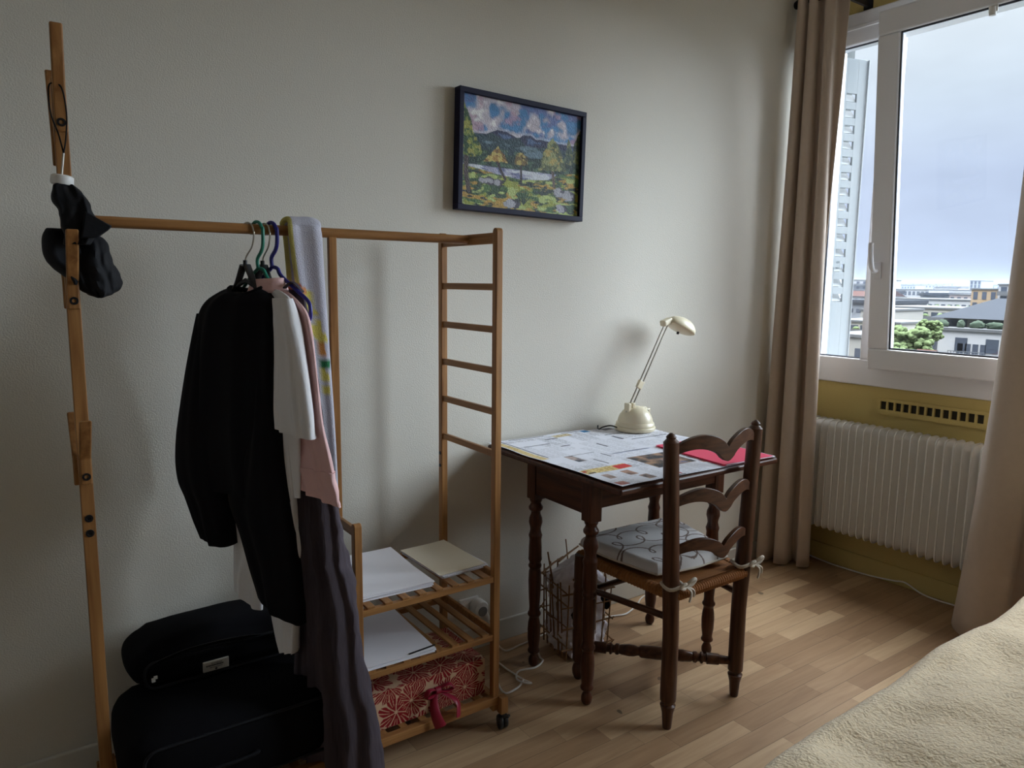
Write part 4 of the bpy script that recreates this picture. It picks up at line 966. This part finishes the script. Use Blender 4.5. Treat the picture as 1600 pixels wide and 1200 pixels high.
# seat: frame rails wrapped in rush
def seat_poly(ins=0): return [(1.512 + ins, 1.762 - ins), (1.938 - ins, 1.762 - ins), (1.858 - ins, 1.372 + ins), (1.54 + ins, 1.372 + ins)]
m = MB(); sp_ = seat_poly()
def bil(P, a, b):
    p0, p1, p2, p3 = [Vector((x, y, 0)) for x, y in P]
    return (p3.lerp(p2, a)).lerp(p0.lerp(p1, a), b)
rush = MB(); SZ0, SZ1 = .400, .432
for e in range(4):
    a = Vector((*sp_[e], .418)); b = Vector((*sp_[(e + 1) % 4], .418))
    nsg = 64; pts = [a.lerp(b, i / nsg) for i in range(nsg + 1)]
    rush.tube(pts, [.0155 + .0032 * (i % 2) for i in range(nsg + 1)], 12)
rush.grid(lambda a, b: (lambda p: (p.x, p.y, .430 - .010 * (1 - max(abs(2*a-1), abs(2*b-1))) + .0006 * ((int(40 * max(abs(2*a-1), abs(2*b-1))) % 2))))(bil(sp_, a, b)), 60, 60)
rush.grid(lambda a, b: (lambda p: (p.x, p.y, .408))(bil(sp_, a, b)), 4, 4)
obj('seat', rush, M_RUSH, ch_, smooth=18)
# stretchers
st = MB(); obj('side_stretcher', st.tube([(FLX, FY, .325), (1.544, CY, .345)], [.010, .0105], 10), CW[1], ch_)
obj('side_stretcher', MB().tube([(FRX, FY, .325), (1.854, CY, .345)], .0105, 10), CW[1], ch_)
obj('front_stretcher', MB().tube([(FLX, FY, .30), (FRX, FY, .30)], .0105, 10), CW[0], ch_)
def turned(a, b):
    a, b = Vector(a), Vector(b); Lg = (b - a).length
    half = [(0, .0125), (.06, .0130), (.10, .0145), (.105, .0175), (.17, .0185), (.18, .0195), (.185, .013), (.20, .013), (.205, .019), (.215, .0195), (.225, .013), (.235, .013), (.245, .0185), (.26, .0185), (.268, .014), (.28, .0165), (.33, .0195), (.36, .0185), (.385, .0145), (.395, .0145), (.40, .018), (.41, .02), (.5, .021)]
    prof = [(t * Lg, r) for t, r in half] + [((1 - t) * Lg, r) for t, r in reversed(half[:-1])]
    M = (b - a).to_track_quat('Z', 'Y').to_matrix().to_4x4(); M.translation = a
    return MB().lathe(prof, M=M, n=16)
obj('cross_stretcher', turned((FLX, FY, .118), (1.8535, CY, .118)), CW[0], ch_, smooth=40)
obj('cross_stretcher', turned((FRX, FY, .118), (1.5445, CY, .118)), CW[0], ch_, smooth=40)

# cushion with scrolling brown line print
cs = thing('seat_cushion', 'white seat cushion with brown scroll print tied to the chair', 'cushion', (1.71, 1.58, .435))
CP = [(1.505, 1.79), (1.965, 1.775), (1.858, 1.415), (1.543, 1.437)]
NC = 190
def cpt(a, b, top):
    A_, B_ = 2*a-1, 2*b-1
    p = bil(CP, (A_ * math.sqrt(1 - .16 * B_*B_) + 1) / 2, (B_ * math.sqrt(1 - .16 * A_*A_) + 1) / 2); ed = max(abs(2*a-1), abs(2*b-1)); rr_ = 1 - ed
    h = .036 * (1 - (1 - min(1, rr_ / .14)) ** 2) ** .5 if rr_ < .14 else .036
    puff = .008 * (1 - (2*a-1) ** 2) * (1 - (2*b-1) ** 2) + .003 * mnoise.noise(Vector((a * 5, b * 5, 2)))
    if top: return (p.x, p.y, .452 + h * .85 + puff)
    return (p.x, p.y, .452 - h * .30)
m = MB().grid(lambda a, b: cpt(a, b, True), NC, NC); m.grid(lambda a, b: cpt(a, b, False), 30, 30)
cu_ = obj('cover', m, M_CUSH, cs, smooth=60)
a_, b_ = np.meshgrid(np.linspace(0, 1, NC), np.linspace(0, 1, NC)); px_, py_ = a_.ravel() * .44, b_.ravel() * .37
lm_ = np.zeros(px_.shape, bool); r5 = np.random.default_rng(23)
for q in range(5):
    y0_ = .030 + q * .082; x0_ = -.05 + .045 * (q % 2); sgn = 1 if q % 2 else -1; p1, p2 = r5.uniform(0, 6, 2)
    for th in np.arange(0, 2 * PI * 5.4, .055):
        bq = .031 + .005 * math.sin(th * .43 + p1); x = x0_ + .0165 * th - bq * math.sin(th); y = y0_ - sgn * bq * math.cos(th) + .014 * math.sin(th * .31 + p2)
        lm_ |= ((px_ - x) ** 2 + (py_ - y) ** 2) < .0033 ** 2
base_c, line_c = np.array(lin(210, 206, 204)[:3]), np.array(lin(118, 100, 92)[:3])
cc_ = np.where(lm_[:, None], line_c, base_c); cc_ = np.vstack([cc_, np.repeat(base_c[None], 900, 0)]); paint_vertices(cu_, cc_)
pipe = [Vector(cpt(*ab, True)) + Vector((0, 0, .0)) for ab in [(t, 0) for t in np.linspace(0, 1, 12)] + [(1, t) for t in np.linspace(0, 1, 12)][1:] + [(t, 1) for t in np.linspace(1, 0, 12)][1:] + [(0, t) for t in np.linspace(1, 0, 12)][1:]]
obj('piping', MB().tube(pipe, .0035, 8, cap=False), M_TIE, cs)
def tie(x, dx):
    m = MB(); c = Vector((x, CY, .448))
    m.tube([c + Vector((.0315 * math.cos(a), .0315 * math.sin(a), .004 * math.sin(3 * a))) for a in [2 * PI * k / 24 for k in range(25)]], .0055, 8, cap=False)
    k0 = c + Vector((dx * .022, -.028, 0))
    m.tube(curve([k0, k0 + Vector((dx * .018, -.012, .020)), k0 + Vector((dx * .034, -.008, .016)), k0 + Vector((dx * .020, -.006, .002)), k0], 16), .0052, 8)
    m.tube(curve([k0, k0 + Vector((-dx * .012, -.012, .014)), k0 + Vector((-dx * .026, -.008, .004)), k0 + Vector((-dx * .010, -.006, -.004)), k0], 16), .0052, 8)
    m.tube(curve([k0, k0 + Vector((dx * .012, -.012, -.012)), k0 + Vector((dx * .014, -.012, -.030)), k0 + Vector((dx * .010, -.010, -.046))], 10), .0062, 8, flat=.5)
    m.tube(curve([k0, k0 + Vector((dx * .022, -.010, -.010)), k0 + Vector((dx * .028, -.010, -.022)), k0 + Vector((dx * .026, -.010, -.034))], 10), .006, 8, flat=.5)
    obj('tie', m, M_TIE, cs)
tie(1.543, 1); tie(1.856, 1)

# ------------------------------------------------------------------ twig basket and its cloth
bk = thing('twig_basket', 'square basket of bare twigs on the floor under the desk', 'basket', (1.62, 1.91, 0))
BA = [(1.535, 1.845), (1.70, 1.815), (1.735, 1.985), (1.565, 2.01)]
def twig(a, b, r=.0035):
    a, b = Vector(a), Vector(b); mid_ = a.lerp(b, .5) + Vector((random.uniform(-.004, .004),) * 3)
    return MB().tube([a, mid_, b], [r, r * .95, r * .8], 6)
tw_list = []
for e in range(4):
    p, q = Vector((*BA[e], 0)), Vector((*BA[(e + 1) % 4], 0)); nn_ = (q - p).cross(Vector((0, 0, 1))).normalized()
    nst = 6
    for k in range(nst):
        t = (k + .1 * random.random()) / nst; b0 = p.lerp(q, t)
        tw_list.append((b0 + Vector((0, 0, .004)), b0 + nn_ * random.uniform(.004, .022) + Vector((0, 0, random.uniform(.25, .31)))))
    for z_ in (.05, .13, .21, .255):
        ext = (q - p).normalized() * .022
        tw_list.append((p - ext + nn_ * .006 + Vector((0, 0, z_ + random.uniform(-.01, .01))), q + ext + nn_ * .006 + Vector((0, 0, z_ + random.uniform(-.015, .015)))))
    for k in range(5):
        t = random.uniform(.02, .9); z_ = random.uniform(.02, .24); b0 = p.lerp(q, t) + nn_ * .005 + Vector((0, 0, z_))
        tw_list.append((b0, b0 + nn_ * random.uniform(.012, .04) + (q - p).normalized() * random.uniform(-.03, .03) + Vector((0, 0, random.uniform(-.03, .045)))))
    b0 = p.lerp(q, .4); tw_list.append((b0 + Vector((0, 0, .23)), b0 + nn_ * .02 + Vector((.01, .02, .36))))
    tw_list.append((b0 + Vector((-.05, 0, .30)) , b0 + Vector((.05, .01, .335))))
for a, b in tw_list: obj('twig', twig(a, b, random.uniform(.0026, .004)), M_TWIG, bk)
def crumple(a, b):
    th = 2 * PI * a; 
    r_ = .088 * (1 + .10 * math.sin(b * 9)) * (1 if b < .82 else math.sqrt(max(0, 1 - ((b - .82) / .18) ** 2)) + .001)
    sq_ = 1 / max(abs(math.cos(th)), abs(math.sin(th))) ** .55
    dn = mnoise.noise(Vector((math.cos(th) * 3.2, math.sin(th) * 3.2, b * 7))) * .024 + mnoise.noise(Vector((math.cos(th) * 8, math.sin(th) * 8, b * 16))) * .011
    rr_ = r_ * sq_ * .93 + (dn if b < .97 else dn * .2)
    return (1.634 + rr_ * math.cos(th - .12), 1.912 + rr_ * math.sin(th - .12), .012 + .31 * b + .02 * math.sin(th * 2) * (b > .6))
cf_ = obj('lace_cloth', MB().grid(crumple, 90, 60), M_LACE, smooth=60)
tag(cf_, 'crumpled white lace cloth stuffed in the twig basket', 'cloth')
pc = MB()
def blob(c, r):
    bm = bmesh.new(); bmesh.ops.create_icosphere(bm, subdivisions=3, radius=1)
    vs = []
    for v in bm.verts:
        p = Vector(v.co); vs.append(Vector(c) + Vector((p.x * r[0], p.y * r[1], p.z * r[2])) * (1 + .25 * mnoise.noise(p * 2.5 + Vector(c) * 9)))
    bm.verts.index_update()
    fs = [tuple(v.index for v in f_.verts) for f_ in bm.faces]; bm.free(); return MB().add(vs, fs)
tag(obj('black_cloth', blob((1.585, 1.835, .165), (.034, .02, .020)), M_BLACK), 'black cloth poking through the front of the twig basket', 'cloth')
tag(obj('black_pouch', blob((1.708, 1.842, .178), (.016, .026, .024)), M_BLACK), 'small black pouch at the right corner of the twig basket', 'pouch')

# ------------------------------------------------------------------ socket, plug and cables
so = thing('wall_socket', 'white wall socket low on the cream wall behind the rack', 'socket', (1.31, YW, .16))
obj('plate', MB().box((1.255, YW - .010, .125), (1.335, YW - .0005, .20)), M_WPLAST, so, smooth=0, bevel=.004)
pl = thing('plug_adapter', 'round white plug adapter pushed into the wall socket', 'plug', (1.33, YW - .03, .16))
obj('body', MB().lathe([(0, .028), (.004, .031), (.035, .031), (.04, .027), (.041, .02)], M=Matrix.Translation((1.322, YW - .0105, .165)) @ Matrix.Rotation(PI / 2, 4, 'X'), n=24), M_WPLAST, pl)
obj('pin_face', MB().lathe([(0, .018), (.002, .018)], M=Matrix.Translation((1.325, YW - .0515, .158)) @ Matrix.Rotation(PI / 2, 4, 'X'), n=20), plain('grey_plastic', lin(120, 118, 116), .5), pl)
obj('plug', MB().tube([(1.345, YW - .03, .14), (1.352, YW - .05, .115)], [.014, .008], 10), M_WPLAST, pl)
c1 = [(1.352, YW - .05, .112), (1.355, 2.03, .05), (1.34, 1.99, .006), (1.332, 1.94, .005), (1.335, 1.88, .005), (1.34, 1.83, .005), (1.345, 1.79, .009), (1.325, 1.80, .012), (1.325, 1.845, .005), (1.36, 1.88, .005), (1.42, 1.868, .005), (1.468, 1.89, .005), (1.472, 1.915, .012), (1.462, 1.926, .08), (1.455, 1.93, .3), (1.455, 1.935, .58)]
tag(obj('extension_cable', MB().tube(curve(c1, 120), .0032, 8), M_WPLAST), 'white cable looping on the floor between rack and desk', 'cable')
c2 = [(1.345, YW - .05, .125), (1.375, 2.05, .04), (1.40, 2.02, .005), (1.47, 2.025, .005), (1.53, 2.03, .005), (1.62, 2.045, .005), (1.78, 2.04, .005), (1.901, 2.011, .005), (1.96, 1.995, .005), (2.01, 2.008, .005), (2.06, 2.03, .005), (2.13, 2.068, .006), (2.22, 2.085, .006), (2.4, 2.086, .006)]
tag(obj('extension_cable', MB().tube(curve(c2, 100), .0032, 8), M_WPLAST), 'white cable running behind the desk legs along the wall', 'cable')
c3 = [(1.31, 1.93, .005), (1.26, 1.86, .005), (1.245, 1.795, .005), (1.30, 1.80, .005), (1.335, 1.82, .01)]
tag(obj('cable_end', MB().tube(curve(c3, 40), .0032, 8), M_WPLAST), 'short white cable tail beside the rack caster', 'cable')

# ------------------------------------------------------------------ bed
bd = thing('bed', 'low bed under the fleece blanket in the right foreground', 'bed', (1.85, .0, 0))
obj('mattress', soft_box((.92, -.90, .22), (2.72, .70, .445), .05, bulge=.004, seed=4), M_PAPER2, bd, smooth=60)
obj('base', MB().box((.95, -.88, .10), (2.70, .68, .22)), M_TAUPE, bd, smooth=0, bevel=.01)
for x in (1.0, 2.62):
    for y in (-.8, .6): obj('leg', MB().tube([(x, y, 0), (x, y, .1)], [.018, .024], 12), M_DARKMET, bd)
def blanket(a, b):
    # a across (from the far edge over the side and across the top), b along x
    x = .88 + 1.88 * b
    s_ = a * 1.90
    e = .726 + .040 * (x - 1.2) / 1.1 + .006 * math.sin(x * 5.1) + .006 * math.sin(x * 11 + 1)
    drop = .30
    r = .045
    if s_ < drop: y, zz = e, .485 - r - (drop - s_); k = 0
    elif s_ < drop + r * PI / 2:
        an = (s_ - drop) / r; y = e - r + r * math.cos(an); zz = .485 - r + r * math.sin(an); k = .4
    else: y = e - r - (s_ - drop - r * PI / 2); zz = .485; k = 1
    w_ = .024 * mnoise.noise(Vector((x * 3.3 + y * 2.2, y * 5 - x * 1.2, .3))) + .016 * mnoise.noise(Vector((x * 7 + y * 4, y * 9, 4)))
    w2_ = .026 * math.exp(-((y - .34 + .28 * (x - 1.5)) / .05) ** 2) * (.6 + .6 * math.sin(x * 4))
    fz = .0025 * (mnoise.noise(Vector((x * 90, y * 90, zz * 90))))
    return (x, y + (fz * 2 + w_ * .4 if k == 0 else 0), zz + k * (w_ + w2_ + fz))
blk_ = obj('fleece_blanket', MB().grid(blanket, 300, 330), M_FLEECE, smooth=70)
tag(blk_, 'cream fleece blanket covering the bed in the foreground', 'blanket')

# ------------------------------------------------------------------ the town outside
_lin0 = lin
def lin(r, g, b, k=.30):
    c = _lin0(r, g, b); return (c[0] * k, c[1] * k, c[2] * k, 1.0)
GZ = -21.0
M_GND = plain('town_ground', lin(128, 136, 120, .08), .9, .2, .05)
struct('ground', MB().box((6, -400, GZ - 1), (1400, 900, GZ)), M_GND, smooth=0)
WALLS = {k: plain('render_' + k, lin(*c), .9, .05, .3) for k, c in dict(white=(232, 232, 234), cream=(226, 220, 208), grey=(176, 180, 188), pink=(222, 204, 198), beige=(208, 204, 196), pale=(216, 222, 230), orange=(222, 190, 148)).items()}
M_WIN = plain('dark_window', lin(92, 100, 116), .25)
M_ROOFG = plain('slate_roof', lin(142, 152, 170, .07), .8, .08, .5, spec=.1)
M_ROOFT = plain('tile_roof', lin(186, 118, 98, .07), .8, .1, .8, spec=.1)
M_BALC = plain('balcony_slab', lin(200, 202, 206, .13), .8, spec=.1)
M_RAIL = plain('balcony_rail', lin(120, 126, 134), .5)
M_LEAF = plain('foliage', lin(150, 172, 118, .20), .9, .5, 2.5, spec=.1)
M_LEAFD = plain('dark_foliage', lin(104, 122, 104, .22), .9, .5, 2.5, spec=.1)
def building(label, D, y0, y1, zt, depth, wall, floors, cols, zv, win_h=1.3, win_w=1.0, roof=None, balc=False, planters=False, skip=(), name='apartment_block', group='town buildings outside', gutter=True):
    """block whose facade faces the window at distance D; windows only on its visible storeys (down to zv)"""
    y0, y1 = sorted((y0, y1)); root = thing(name, label, 'building', (D + depth / 2, (y0 + y1) / 2, GZ), group)
    obj('wall', MB().box((D, y0, GZ), (D + depth, y1, zt)), WALLS[wall], root, smooth=0)
    obj('parapet', MB().box((D - .15, y0 - .15, zt), (D + depth, y1 + .15, zt + .25)), M_BALC, root, smooth=0)
    fh = (zt - zv) / max(1, floors)
    for f_ in range(floors):
        zc = zt - (f_ + .55) * fh
        for c_ in range(cols):
            if (f_, c_) in skip: continue
            yc = y0 + (y1 - y0) * (c_ + .5) / cols
            obj('window', MB().box((D - .06, yc - win_w / 2, zc - win_h / 2), (D + .05, yc + win_w / 2, zc + win_h / 2)), M_WIN, root, smooth=0)
        if balc:
            zb_ = zc - win_h / 2 - .1
            obj('balcony', MB().box((D - 1.3, y0 + .3, zb_ - .15), (D, y1 - .3, zb_)).box((D - 1.3, y0 + .3, zb_), (D - 1.22, y1 - .3, zb_ + .55)), M_BALC, root, smooth=0)
        if planters:
            m = MB(); rp = random.Random(int(D) + f_); yy = y0 + .6
            while yy < y1 - .6:
                r_ = rp.uniform(.25, .6); b_ = blob((D - .9, yy, zc - win_h / 2 + .45), (.4, r_, r_ * .8)); m.add(b_.v, b_.f); yy += rp.uniform(.9, 2.6)
            obj('planting', m, M_LEAFD if f_ % 2 else M_LEAF, root)
    if roof == 'hip':
        h = 2.4; m = MB(); z0_ = zt + .25; ins = min(depth, y1 - y0) * .35
        vs = [(D + 1, y0, z0_), (D + 1, y1, z0_), (D + depth, y1, z0_), (D + depth, y0, z0_), (D + 1 + ins, y0 + ins, z0_ + h), (D + 1 + ins, y1 - ins, z0_ + h), (D + depth - ins, y1 - ins, z0_ + h), (D + depth - ins, y0 + ins, z0_ + h)]
        m.add(vs, [(0, 1, 5, 4), (1, 2, 6, 5), (2, 3, 7, 6), (3, 0, 4, 7), (4, 5, 6, 7)]); obj('roof', m, M_ROOFG, root, smooth=0)
    if roof == 'slab': obj('roof', MB().box((D - .4, y0 - .4, zt + .25), (D + depth, y1 + .4, zt + .9)), M_ROOFG, root, smooth=0)
    if roof == 'tile':
        m = MB(); z0_ = zt + .1; yc = (y0 + y1) / 2
        m.add([(D - .3, y0, z0_), (D - .3, y1, z0_), (D + depth, y1, z0_), (D + depth, y0, z0_), (D + depth / 2, y0, z0_ + .09 * depth + .5), (D + depth / 2, y1, z0_ + .09 * depth + .5)], [(0, 1, 5, 4), (2, 3, 4, 5), (1, 2, 5), (3, 0, 4), (0, 3, 2, 1)]); obj('roof', m, M_ROOFT, root, smooth=0)
    return root
# nearest white block with a set-back top floor, planted terrace and slate roof
nb_ = building('nearest white apartment block with planted roof terrace and slate roof', 70, 14, 34.0, -2.5, 14, 'white', 3, 8, -9, 1.2, 1.0, skip=((0, 3), (0, 4), (1, 3), (1, 4)))
obj('top_floor', MB().box((72.5, 14.5, -2.4), (83, 33, -1.45)), WALLS['beige'], nb_, smooth=0)
for k in range(6): obj('window', MB().box((72.42, 16 + k * 3, -2.3), (72.55, 17.6 + k * 3, -1.6)), M_WIN, nb_, smooth=0)
m = MB(); m.add([(71.6, 13.5, -1.45), (71.6, 33.8, -1.45), (84, 33.8, -1.45), (84, 13.5, -1.45), (77, 18, .35), (77, 30.5, .35)], [(0, 1, 5, 4), (1, 2, 5), (2, 3, 4, 5), (3, 0, 4)]); obj('roof', m, M_ROOFG, nb_, smooth=0)
m = MB(); yy = 15
while yy < 33.5:
    b_ = blob((71, yy, -2.0), (.35, random.uniform(.3, .8), random.uniform(.25, .5))); m.add(b_.v, b_.f); yy += random.uniform(.9, 1.8)
obj('planting', m, M_LEAFD, nb_)
for yb, zb_ in ((29.4, -4.35),):
    m = MB().box((69, yb - 1.5, zb_ - .75), (70, yb + 1.5, zb_ - .62))
    for k in range(13): m.box((69, yb - 1.5 + k * .245, zb_ - .62), (69.04, yb - 1.46 + k * .245, zb_ + .1))
    m.box((69, yb - 1.5, zb_ + .08), (69.05, yb + 1.5, zb_ + .14)); obj('balcony', m, M_RAIL, nb_, smooth=0)
    for k in range(4): obj('window', MB().box((69.94, yb - 1.2 + k * .62, zb_ - .6), (70.03, yb - .75 + k * .62, zb_ + .75)), M_WIN, nb_, smooth=0)
building('low house with red tiled roof beside the nearest white block', 50, 23.7, 25.0, -3.75, 3, 'cream', 1, 2, -5.5, .7, .4, 'tile', name='house')
building('long terraced block with rows of planted balconies', 115, 38, 62, -1.9, 12, 'cream', 2, 16, -5.5, 1.0, 1.0, balc=True, planters=True)
building('long low white block behind the terraced one', 160, 66, 84.5, -1.3, 12, 'white', 1, 14, -3.6, .9, .8, planters=True)
building('white block with a dark overhanging roof', 200, 88.5, 97.5, -1.0, 12, 'grey', 1, 8, -2.8, .8, .7, 'slab')
building('pale pink building left of the orange block', 175, 73.5, 79, -.3, 12, 'pink', 2, 4, -3.5, .9, .7)
building('orange fronted apartment block with a white frame', 140, 55.4, 59.6, 1.0, 12, 'orange', 3, 3, -4.5, 1.3, .7)
building('white apartment block with grey balconies right of the orange one', 139, 50, 55.0, 1.8, 14, 'white', 4, 3, -4.5, 1.2, .9, balc=True)
building('distant lone tower standing above the skyline', 420, 174.5, 180, 4.9, 14, 'pale', 5, 3, -4, 1.6, 1.0)
building('wide white block in the middle distance beside the sash', 260, 124, 137, .4, 14, 'white', 3, 9, -6, 1.3, .9)
for D, ya, yb, zt, lb_, wl in ((600, 297, 315, 2.6, 'far pale block at the left of the skyline', 'pale'), (700, 323, 347, 3.6, 'far wide block in the middle of the skyline', 'beige'), (650, 278, 301, 2.2, 'far low block left of the distant tower', 'pink'), (650, 240, 271, 3.6, 'far block right of the distant tower', 'pale'), (780, 380, 420, 3.9, 'farthest pale block on the horizon', 'grey'), (520, 228, 246, 1.6, 'far white block below the skyline', 'white'), (480, 212, 226, 1.0, 'far cream block below the skyline', 'cream'), (330, 140, 152, .2, 'mid-distance white block with small windows', 'white'), (300, 150, 163, .3, 'mid-distance cream block behind the sash edge', 'cream'), (900, 400, 470, 6, 'long faint block on the horizon behind the sash', 'pale')):
    building(lb_, D, ya, yb, zt, 14, wl, 3, 8, zt - 9, 1.4, 1.2, group='far skyline buildings')
building('tall white apartment block seen through the left pane', 260, 141, 155.5, 3.6, 14, 'white', 3, 6, -2, 1.3, 1.1, balc=True)
building('long building with slate roof seen through the left pane', 200, 107, 119.5, -.6, 10, 'grey', 1, 8, -2.5, .8, .7, 'slab')
building('white house row with tiled roof seen through the left pane', 180, 96, 108, -1.3, 10, 'white', 2, 7, -4.5, .9, .8, 'tile')
building('flat roofed grey building seen through the left pane', 130, 69, 78, -2.0, 14, 'grey', 1, 6, -4, .7, .9, 'slab')
building('pale block seen through the left pane above the balconies', 100, 53, 56.8, -2.0, 10, 'beige', 2, 3, -5, .5, .5)
building('planted balcony block seen through the left pane', 90, 46, 55, -3.2, 8, 'cream', 2, 7, -6.2, .9, 1.0, balc=True, planters=True)
building('blank beige block at the bottom of the left pane', 60, 33.3, 37, -3.0, 8, 'beige', 2, 3, -8, .9, .8, skip=((0, 1), (0, 2), (1, 1)))

def tree(label, D, y, zt, r, mat, name='tree'):
    root = thing(name, label, 'tree', (D, y, GZ), 'trees outside')
    m = MB(); rt = random.Random(int(y * 10))
    h = r * 1.25
    for k in range(150):
        a, e, q = rt.uniform(0, 6.28), rt.uniform(-.6, 1), rt.uniform(.45, .95)
        b_ = blob((D + r * q * math.cos(a) * math.cos(e), y + r * q * math.sin(a) * math.cos(e), zt - h + h * q * math.sin(e)), (r * .17, r * .17, r * .14)); m.add(b_.v, b_.f)
    o = obj('crown', m, mat, root, smooth=60)
    dm = o.modifiers.new('Displace', 'DISPLACE'); tx_ = bpy.data.textures.new('leafy', 'CLOUDS'); tx_.noise_scale = r * .06; dm.texture = tx_; dm.strength = r * .12
    obj('trunk', MB().tube([(D, y, GZ), (D, y, zt - h)], [r * .1, r * .05], 8), M_TWIG, root)
tree('bright green tree left of the nearest white block', 62, 30.7, -1.5, 1.8, M_LEAF)
tree('green tree behind the nearest white block', 66.5, 31.4, -1.2, 1.1, M_LEAF)
tree('bright green tree low beside the sash edge', 56, 29.6, -2.6, 1.6, M_LEAF)
tree('dark tree in front of the orange block', 111.5, 45.2, -.9, 1.1, M_LEAFD)
tree('dark shrubby tree over the slate roof', 111, 48.2, -1.4, .9, M_LEAFD)
tree('dark tree at the right end of the terraced block', 110.5, 42.6, -1.6, 1.2, M_LEAFD)

hm = bpy.data.materials.new('damp_air'); hm.use_nodes = True; hnt = hm.node_tree; hnt.nodes.clear()
ho = N(hnt, 'ShaderNodeOutputMaterial'); hv = N(hnt, 'ShaderNodeVolumeScatter'); hv.inputs['Color'].default_value = (.16, .195, .26, 1); hv.inputs['Density'].default_value = .0010; hv.inputs['Anisotropy'].default_value = .0
hnt.links.new(hv.outputs[0], ho.inputs['Volume'])
hz_ = obj('haze', MB().box((88.2, -300, GZ - 2), (1350, 850, 9)), hm, smooth=0); tag(hz_, 'pale haze over the distant town', 'haze', kind='stuff')

# ------------------------------------------------------------------ sky and light
wd = bpy.data.worlds.new('overcast_sky'); SC.world = wd; wd.use_nodes = True; nt = wd.node_tree; nt.nodes.clear(); L = nt.links.new
out = N(nt, 'ShaderNodeOutputWorld'); bg = N(nt, 'ShaderNodeBackground'); tc = N(nt, 'ShaderNodeTexCoord'); sp = N(nt, 'ShaderNodeSeparateXYZ')
L(tc.outputs['Generated'], sp.inputs[0])
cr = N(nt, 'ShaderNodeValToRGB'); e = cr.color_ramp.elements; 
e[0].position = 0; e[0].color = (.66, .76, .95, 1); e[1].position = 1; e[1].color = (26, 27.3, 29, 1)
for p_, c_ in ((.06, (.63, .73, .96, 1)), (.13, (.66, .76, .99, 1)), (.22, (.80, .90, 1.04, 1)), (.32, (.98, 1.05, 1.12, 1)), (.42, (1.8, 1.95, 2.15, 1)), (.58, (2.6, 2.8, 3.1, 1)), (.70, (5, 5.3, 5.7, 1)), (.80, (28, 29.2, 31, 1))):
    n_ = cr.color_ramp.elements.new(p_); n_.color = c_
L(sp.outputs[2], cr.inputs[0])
no = N(nt, 'ShaderNodeTexNoise'); no.inputs['Scale'].default_value = 5; no.inputs['Detail'].default_value = 3
mp = N(nt, 'ShaderNodeMapping'); mp.inputs['Scale'].default_value = (1, 1, 3); L(tc.outputs['Generated'], mp.inputs[0]); L(mp.outputs[0], no.inputs['Vector'])
mr = N(nt, 'ShaderNodeMapRange'); mr.inputs[1].default_value = .3; mr.inputs[2].default_value = .7; mr.inputs[3].default_value = .92; mr.inputs[4].default_value = 1.08; L(no.outputs[0], mr.inputs[0])
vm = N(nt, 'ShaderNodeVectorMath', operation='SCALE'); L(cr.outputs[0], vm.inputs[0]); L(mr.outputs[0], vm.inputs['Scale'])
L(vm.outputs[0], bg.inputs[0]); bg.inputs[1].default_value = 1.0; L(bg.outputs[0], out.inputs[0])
al = bpy.data.lights.new('window_portal', 'AREA'); al.shape = 'RECTANGLE'; al.size = WY1 - WY0; al.size_y = WZ1 - WZ0
al.cycles.is_portal = True
ao = bpy.data.objects.new('window_portal', al); COL.objects.link(ao); ao.location = (XW + .27, (WY0 + WY1) / 2, (WZ0 + WZ1) / 2)
ao.rotation_euler = Vector((-1, 0, 0)).to_track_quat('-Z', 'Z').to_euler()

sl = bpy.data.lights.new('veiled_sun', 'SUN'); sl.energy = 9.3; sl.angle = math.radians(46); sl.color = (.84, .94, 1.05)
so_ = bpy.data.objects.new('veiled_sun', sl); COL.objects.link(so_); so_.location = (9, -6, 8)
so_.rotation_euler = Vector((-1.0, .48, -.31)).to_track_quat('-Z', 'Y').to_euler()

SC.view_settings.view_transform = 'Standard'; SC.view_settings.look = 'None'; SC.view_settings.gamma = 1; SC.view_settings.use_curve_mapping = False
SC.view_settings.exposure = 0.0
SC.cycles.max_bounces = 10; SC.cycles.diffuse_bounces = 6; SC.cycles.sample_clamp_indirect = 6
